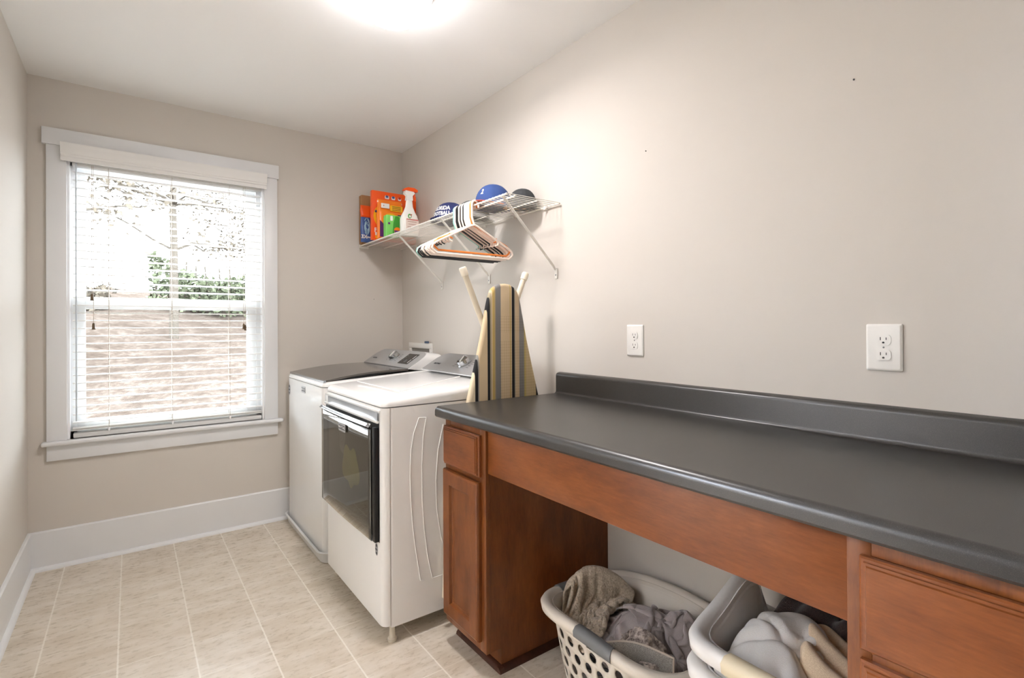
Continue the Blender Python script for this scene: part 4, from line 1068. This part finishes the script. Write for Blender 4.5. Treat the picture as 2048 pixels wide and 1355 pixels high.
def crumple(cx, cy, zc, su, sv, n, seed, squeeze=.55, waves=3, amp=.03, rot=0.0):
    rs_ = np.random.RandomState(seed)
    u = np.linspace(-.5, .5, n[0])[:, None] * np.ones((1, n[1])); v = np.linspace(-.5, .5, n[1])[None, :] * np.ones((n[0], 1))
    x = su * squeeze * u; y = sv * squeeze * v
    z = np.zeros_like(u)
    for k in range(waves * 2):
        a = rs_.uniform(0, PI); fq = rs_.uniform(.8, 2.4); z += amp * np.sin(2 * PI * fq * (u * math.cos(a) + v * math.sin(a)) + rs_.uniform(0, 6.28))
        x += .3 * amp * np.sin(2 * PI * fq * v + rs_.uniform(0, 6)); y += .3 * amp * np.sin(2 * PI * fq * u + rs_.uniform(0, 6))
    c, s = math.cos(rot), math.sin(rot)
    return np.stack([cx + c * x - s * y, cy + s * x + c * y, zc + z - z.min()], -1), (su / (n[0] - 1), sv / (n[1] - 1))
def fabric(name, c0, c1, scale=500., bump=.4, rough=.9, sheen=.3, stretch=(1, 1, 1), dist=.0015):
    m = NT(name); v = m.obj(); f = m.noise(m.mapping(v, stretch), scale, 3., .7)
    m.set(Base_Color=m.ramp(f, [(.35, c0), (.65, c1)]), Roughness=rough, Sheen_Weight=sheen); m.bump(f, bump, dist); return m.m
FLEECE = fabric('beige fleece', rgb(172, 157, 137), rgb(212, 197, 177), 150., .9, dist=.003)
LAV = fabric('lavender grey jersey', rgb(168, 158, 156), rgb(188, 178, 176), 700., .2)
LAV2 = fabric('mauve grey jersey', rgb(154, 144, 142), rgb(174, 164, 162), 700., .2)
PATT = fabric('cream and brown print', rgb(92, 76, 72), rgb(214, 200, 188), 60., .2)
WOVEN = fabric('grey woven canvas', rgb(112, 107, 101), rgb(186, 180, 172), 300., .6, stretch=(1, 1, 3))
DGREY = fabric('dark grey jersey', rgb(84, 81, 82), rgb(100, 97, 98), 700., .2)
TOWEL = fabric('white terry', rgb(248, 245, 241), rgb(254, 252, 250), 420., .45, sheen=0, dist=.0015)
BEIGET = fabric('warm beige terry', rgb(226, 200, 166), rgb(246, 224, 194), 420., .45, dist=.0015)
BROWN = fabric('dark brown plush', rgb(48, 36, 34), rgb(70, 54, 50), 300., .8, dist=.003)

HMAP = np.zeros((80, 140))      # height of what already lies in the baskets, 1 cm cells
def pile_up(P):
    F = P.reshape(-1, 3); ix = np.clip(((F[:, 0] + .7) * 100).astype(int), 1, 78); iy = np.clip(((F[:, 1] + 3.3) * 100).astype(int), 1, 138)
    for a in (-1, 0, 1):
        for b in (-1, 0, 1): np.maximum.at(HMAP, (ix + a, iy + b), F[:, 2])
def pile(x, y):
    ix = np.clip(((x + .7) * 100).astype(int), 0, 79); iy = np.clip(((y + 3.3) * 100).astype(int), 0, 139)
    return HMAP[ix, iy]
def mound(cx, cy, zc, r, h):
    H0 = HMAP.copy()
    return lambda x, y: np.maximum(zc + h * np.exp(-(((x - cx) ** 2 + (y - cy) ** 2) / (r * r))), pile(x, y) + .009)
# base layers
P, rst = crumple(B1[0], B1[1] - .03, .17, .62, .68, (40, 40), 3, .62, 3, .03)
P = cloth_sim(P, rst, [], lambda x, y: .105 + 0 * x, in1, 70, 1, selfc=False)
cloth_obj('laundry_cloth', P, DGREY, 'dark grey cloth at the bottom right of the grey-gripped basket', 'cloth')
# lavender garments
P, rst = crumple(-.28, -2.34, .22, .50, .44, (44, 40), 11, .55, 3, .035, .5)
P = cloth_sim(P, rst, [], mound(-.25, -2.33, .165, .10, .085), in1, 90, 2)
cloth_obj('laundry_garment', P, LAV, 'lavender grey jersey garment heaped in the middle of the grey-gripped basket', 'garment', .003)
P, rst = crumple(-.19, -2.44, .24, .46, .46, (44, 40), 23, .52, 3, .035, 1.2)
P = cloth_sim(P, rst, [], mound(-.17, -2.43, .17, .09, .10), in1, 90, 3)
cloth_obj('laundry_garment', P, LAV2, 'mauve grey garment heaped right of the lavender one', 'garment', .003)
P, rst = crumple(-.39, -2.42, .235, .24, .20, (30, 26), 31, .55, 3, .02, .3)
P = cloth_sim(P, rst, [], mound(-.39, -2.42, .20, .1, .0), in1, 60, 4)
cloth_obj('laundry_cloth', P, PATT, 'cream and brown patterned cloth tucked before the lavender garment', 'cloth', .003)
# beige blanket folded over into a peak
nu, nv = 56, 52
u = np.linspace(-1, 1, nu)[:, None] * np.ones((1, nv)); v = np.linspace(0, 1, nv)[None, :] * np.ones((nu, 1))
kp = np.array([[-.335, -2.105, .285], [-.310, -2.110, .335], [-.270, -2.125, .350], [-.215, -2.145, .338], [-.160, -2.170, .300], [-.115, -2.195, .240]])
tt = np.linspace(0, 1, 6); vv = np.linspace(0, 1, nv)
ridge = np.stack([np.convolve(np.pad(np.interp(vv, tt, kp[:, k]), 4, mode='edge'), np.ones(9) / 9, 'valid') for k in range(3)], -1)
LEN = float(np.linalg.norm(np.diff(ridge, axis=0), axis=1).sum())
P = np.repeat(ridge[None], nu, 0).copy()
au = np.abs(u)
P[..., 0] += -.12 * np.maximum(0, u) + .05 * np.minimum(0, u) * -1 + .022 * np.sin(u * 10 + 1.0) * au
P[..., 1] += -.12 * np.maximum(0, u) + .02 * np.maximum(0, -u) + .015 * np.sin(u * 12 + 3 * v) * au
P[..., 2] += -.15 * au ** 1.1
P = cloth_sim(P, (.66 / (nu - 1), LEN * 1.12 / (nv - 1)), [(nu // 2, j) for j in range(0, nv)], mound(-.29, -2.19, .175, .08, .035), in1, 120, 5, thick=.016)
cloth_obj('fleece_blanket', P, FLEECE, 'beige fleece blanket folded into a peak at the cabinet end of the basket', 'blanket', .008)
# grey woven flap standing behind the front rim
def flap(u_, v_):
    a = np.array([-.448, -2.375, .262]); b = np.array([-.345, -2.535, .262]); c_ = np.array([-.335, -2.525, .12]); d_ = np.array([-.405, -2.385, .12])
    p = (a * (1 - u_) + b * u_) * v_ + (d_ * (1 - u_) + c_ * u_) * (1 - v_)
    p = p + np.array([.010, .012, 0]) * math.sin(PI * u_) * (1 + .2 * v_) + np.array([0, 0, .006]) * math.sin(PI * u_ * 1.3) * v_
    return p
FL = np.array([[flap(i / 18, j / 12) for j in range(13)] for i in range(19)])
fo = cloth_obj('canvas_flap', FL, WOVEN, 'grey woven canvas flap with pale piping behind the basket front rim', 'cloth', .006)
bm = new(); tube(bm, [FL[i, 12] for i in range(19)] + [FL[18, j] for j in range(11, -1, -1)], .0028, 7); obj('piping', bm, simple('pale piping', rgb(206, 194, 180), .8), fo)
# second basket
def lumps(x, y, k, seed):
    q = random.Random(seed); z = 0.0
    for _ in range(5):
        a = q.uniform(0, PI); f_ = q.uniform(.6, 1.4) * k; z += math.sin(f_ * (x * math.cos(a) + y * math.sin(a)) + q.uniform(0, 6.28)) / 5
    return z
def heap(x, y): return .345 + .078 * math.exp(-(((x + .215) / .13) ** 2 + ((y + 2.80) / .15) ** 2))
def quad(c, u_, v_):    # bilinear patch in plan
    (ax_, ay_), (bx_, by_), (cx_, cy_), (dx_, dy_) = c
    return ((ax_ * (1 - u_) + bx_ * u_) * (1 - v_) + (dx_ * (1 - u_) + cx_ * u_) * v_, (ay_ * (1 - u_) + by_ * u_) * (1 - v_) + (dy_ * (1 - u_) + cy_ * u_) * v_)
def draped(corners, n, f, drop):
    out = np.zeros((n[0], n[1], 3))
    for i in range(n[0]):
        for j in range(n[1]):
            u_, v_ = i / (n[0] - 1), j / (n[1] - 1); x, y = quad(corners, u_, v_)
            e = max(0, 1 - min(u_, 1 - u_, v_, 1 - v_) * 9)
            out[i, j] = (x, y, f(x, y, u_, v_) - drop * e * e)
    return out
P = draped([(-.135, -2.70), (-.045, -2.72), (-.040, -2.99), (-.150, -2.99)], (30, 50), lambda x, y, u_, v_: .402 + .024 * lumps(x, y, 60, 5) + .012 * math.sin(70 * y + 30 * x) + .03 * math.sin(PI * u_), .05)
P = in2(P); cloth_obj('laundry_cloth', P, BROWN, 'dark brown plush cloth at the back of the white basket', 'cloth', .008)
def white_z(x, y, u_, v_):
    w_ = .010 * math.sin(52 * x - 60 * y + 2 * math.sin(25 * y)) * max(0, v_ * 1.4 - .3) + (.020 * lumps(x, y, 40, 9) + .010 * abs(lumps(x, y, 55, 21)) ) - .016 * math.exp(-((x + .62 * y + 2.02) / .016) ** 2) - .014 * math.exp(-((x - .5 * y - 1.13) / .014) ** 2)
    return heap(x, y) + w_ + .010
P = draped([(-.405, -2.69), (-.135, -2.70), (-.125, -2.87), (-.405, -2.93)], (56, 48), white_z, .045)
P = in2(P); cloth_obj('bath_towel', P, TOWEL, 'white terry towel on top of the nested white baskets', 'towel', .012)
def beige_z(x, y, u_, v_):
    s_ = x * .94 - y * .35 + .012 * math.sin(30 * y)
    return heap(x, y) + .016 - .012 * v_ + .012 * math.sin(2 * PI * s_ / .062 + .6) + .008 * lumps(x, y, 30, 4)
P = draped([(-.300, -2.855), (-.120, -2.80), (-.110, -2.995), (-.385, -2.995)], (56, 44), beige_z, .03)
P = in2(P); cloth_obj('bath_towel', P, BEIGET, 'warm beige towel lying in long folds right of the white towel', 'towel', .010)

# ------------------------------------------------------------------ outdoors
m = NT('leaf litter'); v = m.obj()
a = m.noise(v, 2.2, 6., .7); b = m.noise(v, 14., 4., .7)
m.set(Base_Color=m.ramp(m.math('ADD', m.math('MULTIPLY', a, .5), m.math('MULTIPLY', b, .5)), [(.36, rgb(50, 43, 38)), (.5, rgb(66, 58, 52)), (.62, rgb(88, 80, 74))]), Roughness=1.0, Specular_IOR_Level=0.0)
LITTER = m.m
rs = random.Random(12)
def gz(x, y):
    return -.3 + .17 * max(0, y) + .10 * math.sin(.9 * x + .4 * y) + .06 * math.sin(2.1 * x - .8 * y)
bm = new(); sheet(bm, lambda u_, v_: (-14 + 28 * u_, .3 + 15.7 * v_, gz(-14 + 28 * u_, .3 + 15.7 * v_)), 50, 40); struct('ground', bm, LITTER, angle=180)
BARK = simple('grey brown bark', rgb(78, 72, 65), .9, bump=.8, bscale=30, bdist=.02)
LEAFG = simple('pale green leaves', rgb(84, 88, 70), .7, var=.3)
LEAFB = simple('dry brown leaves', rgb(82, 75, 66), .8, var=.3)
for _m in (BARK, LEAFG, LEAFB): _m.node_tree.nodes['Principled BSDF'].inputs['Specular IOR Level'].default_value = 0.0
def leaf(bm, p, s, R_):
    d = Vector((R_.gauss(0, 1), R_.gauss(0, 1), R_.gauss(0, .7))).normalized(); e = d.orthogonal().normalized()
    e.rotate(Matrix.Rotation(R_.uniform(0, 6.28), 3, d))
    p = Vector(p); vs = [bm.verts.new(q) for q in (p, p + d * s * .5 + e * s * .28, p + d * s, p + d * s * .5 - e * s * .28)]
    bm.faces.new(vs)
def tree(label, x, y, h, r, seed, nb=9, leaves=500, lmat=None, ls=.10, lean=0.0):
    R_ = random.Random(seed); z = gz(x, y) - .05
    t = thing('tree', label, 'tree', (x, y, z))
    bm = new(); top = []
    for k in range(9): top.append((x + lean * (k / 8) + R_.uniform(-.04, .04) * k / 8, y + R_.uniform(-.04, .04), z + h * k / 8))
    tube(bm, top, [r * (1 - .8 * k / 8) for k in range(9)], 8); obj('trunk', bm, BARK, t)
    bm = new(); tips = []
    for k in range(nb):
        f = R_.uniform(.25, .98); i = int(f * 8); p = Vector(top[i]); a = R_.uniform(0, 6.28); L = h * R_.uniform(.14, .34)
        pts = [p]
        for q in range(5): pts.append(pts[-1] + Vector((math.cos(a), math.sin(a), R_.uniform(.0, .55))) * L / 5 + Vector((R_.gauss(0, .05), R_.gauss(0, .05), R_.gauss(0, .05))) * L)
        tube(bm, pts, [r * .30 * (1 - .17 * q) for q in range(6)], 5); tips += pts[2:]
        for q in range(4):
            b0 = R_.choice(pts[2:]); a2 = a + R_.uniform(-1.2, 1.2); tw = [b0]
            for s_ in range(3): tw.append(tw[-1] + Vector((math.cos(a2), math.sin(a2), R_.uniform(-.3, .5))) * L * .12 + Vector((R_.gauss(0, .03), 0, R_.gauss(0, .03))))
            tube(bm, tw, [r * .09, r * .07, r * .05, r * .03], 4); tips += tw[1:]
    obj('branches', bm, BARK, t)
    bm = new()
    for k in range(leaves):
        p = R_.choice(tips); leaf(bm, (p[0] + R_.gauss(0, .12), p[1] + R_.gauss(0, .12), p[2] + R_.gauss(0, .10)), ls * R_.uniform(.6, 1.3), R_)
    obj('foliage', bm, lmat or LEAFB, t, smooth=False)
tree('slim leafy tree trunk in the middle of the window view', -.95, 7.5, 6.5, .075, 5, 20, 2200, LEAFB)
tree('bare branching tree reaching in at the left of the window view', -2.6, 5.5, 5.5, .10, 9, 18, 700, LEAFB, .11)
tree('leafy tree at the right side of the window view', 1.2, 9.4, 6.0, .10, 15, 20, 2600, LEAFB, .10)
tree('thin far tree behind the green hedge', 1.4, 12.5, 7.0, .09, 21, 16, 1600, LEAFB, .11)
def shrub(label, x0_, x1_, y, h, seed, n_, mat, ls=.13, dep=.7):
    R_ = random.Random(seed); t = thing('shrub', label, 'shrub', ((x0_ + x1_) / 2, y, gz((x0_ + x1_) / 2, y)))
    bm = new()
    for k in range(n_):
        u_ = R_.uniform(0, 1); x = x0_ + (x1_ - x0_) * u_; yy = y + R_.gauss(0, dep * .4); hh = h * (.75 + .25 * math.sin(5 * u_ + seed))
        z = gz(x, yy) + hh * R_.uniform(0, 1) ** .8
        leaf(bm, (x, yy, z), ls * R_.uniform(.7, 1.3), R_)
    obj('foliage', bm, mat, t, smooth=False)
    bm = new()
    for k in range(14):
        x = x0_ + (x1_ - x0_) * (k + .5) / 14; tube(bm, [(x, y, gz(x, y) - .05), (x + R_.uniform(-.1, .1), y, gz(x, y) + h * .7)], .02, 5)
    obj('stems', bm, BARK, t)
shrub('long pale green hedge at the top of the leafy slope', -1.2, 2.6, 11.5, 1.7, 3, 4600, LEAFG)
shrub('low brown bush at the left of the hedge', -3.4, -1.9, 11.0, .75, 8, 900, LEAFB)

# ------------------------------------------------------------------ light
wd = bpy.data.worlds.new('sky'); scene.world = wd; wd.use_nodes = True; nt = wd.node_tree
bg = nt.nodes['Background']; bg.inputs[0].default_value = (0.86, 0.94, 1.04, 1); bg.inputs[1].default_value = 10.5
def area(name, loc, rot, sx, sy, power, col, portal=False, point=None):
    l = bpy.data.lights.new(name, 'AREA'); l.shape = 'RECTANGLE'; l.size = sx; l.size_y = sy; l.energy = power; l.color = col[:3]
    if portal: l.cycles.is_portal = True
    o = bpy.data.objects.new(name, l); COL.objects.link(o); o.location = loc; o.rotation_euler = rot; return o
area('window_portal', ((WIN[0] + WIN[1]) / 2, .135, (WIN[2] + WIN[3]) / 2), (-PI / 2, 0, 0), WIN[1] - WIN[0], WIN[3] - WIN[2], 1, (1, 1, 1), True)
l = bpy.data.lights.new('ceiling_bulb', 'AREA'); l.shape = 'DISK'; l.size = .20; l.energy = 8.5; l.color = (1.0, .945, .935)
o = bpy.data.objects.new('ceiling_bulb', l); COL.objects.link(o); o.location = (L0.x, L0.y, H - .1415)
def bulb(name, loc, power, col, r=.06):
    l = bpy.data.lights.new(name, 'POINT'); l.energy = power; l.color = col; l.shadow_soft_size = r
    o = bpy.data.objects.new(name, l); COL.objects.link(o); o.location = loc; return o
bulb('hall_fill_bulb', (HX - .75, -.95, H - .35), 150, (0.79, .90, 1.10), .12)  # added fill source out of view, reaches the room by bounce off the hall

# ------------------------------------------------------------------ camera
yaw, pitch, roll = .6399, .0034, -.0049
f = Vector((math.sin(yaw) * math.cos(pitch), math.cos(yaw) * math.cos(pitch), math.sin(pitch)))
r0 = Vector((math.cos(yaw), -math.sin(yaw), 0)); u0 = r0.cross(f)
rr_ = r0 * math.cos(roll) + u0 * math.sin(roll); uu = -r0 * math.sin(roll) + u0 * math.cos(roll)
cam = bpy.data.cameras.new('camera'); co = bpy.data.objects.new('camera', cam); COL.objects.link(co)
co.matrix_world = Matrix(((rr_.x, uu.x, -f.x, -1.5675), (rr_.y, uu.y, -f.y, -3.4239), (rr_.z, uu.z, -f.z, 1.1932), (0, 0, 0, 1)))
cam.sensor_width = 36; cam.lens = 1024.02 / 2048 * 36; cam.shift_y = -29.66 / 2048; cam.clip_start = .02
scene.camera = co
vs = scene.view_settings; vs.view_transform = 'Standard'; vs.look = 'None'; vs.gamma = 1; vs.exposure = 1.05
try:
    scene.cycles.use_denoising = True; scene.cycles.max_bounces = 14; scene.cycles.diffuse_bounces = 8; scene.cycles.transparent_max_bounces = 16
    scene.cycles.sample_clamp_indirect = 8.0; scene.cycles.caustics_reflective = False; scene.cycles.caustics_refractive = False
except Exception: pass
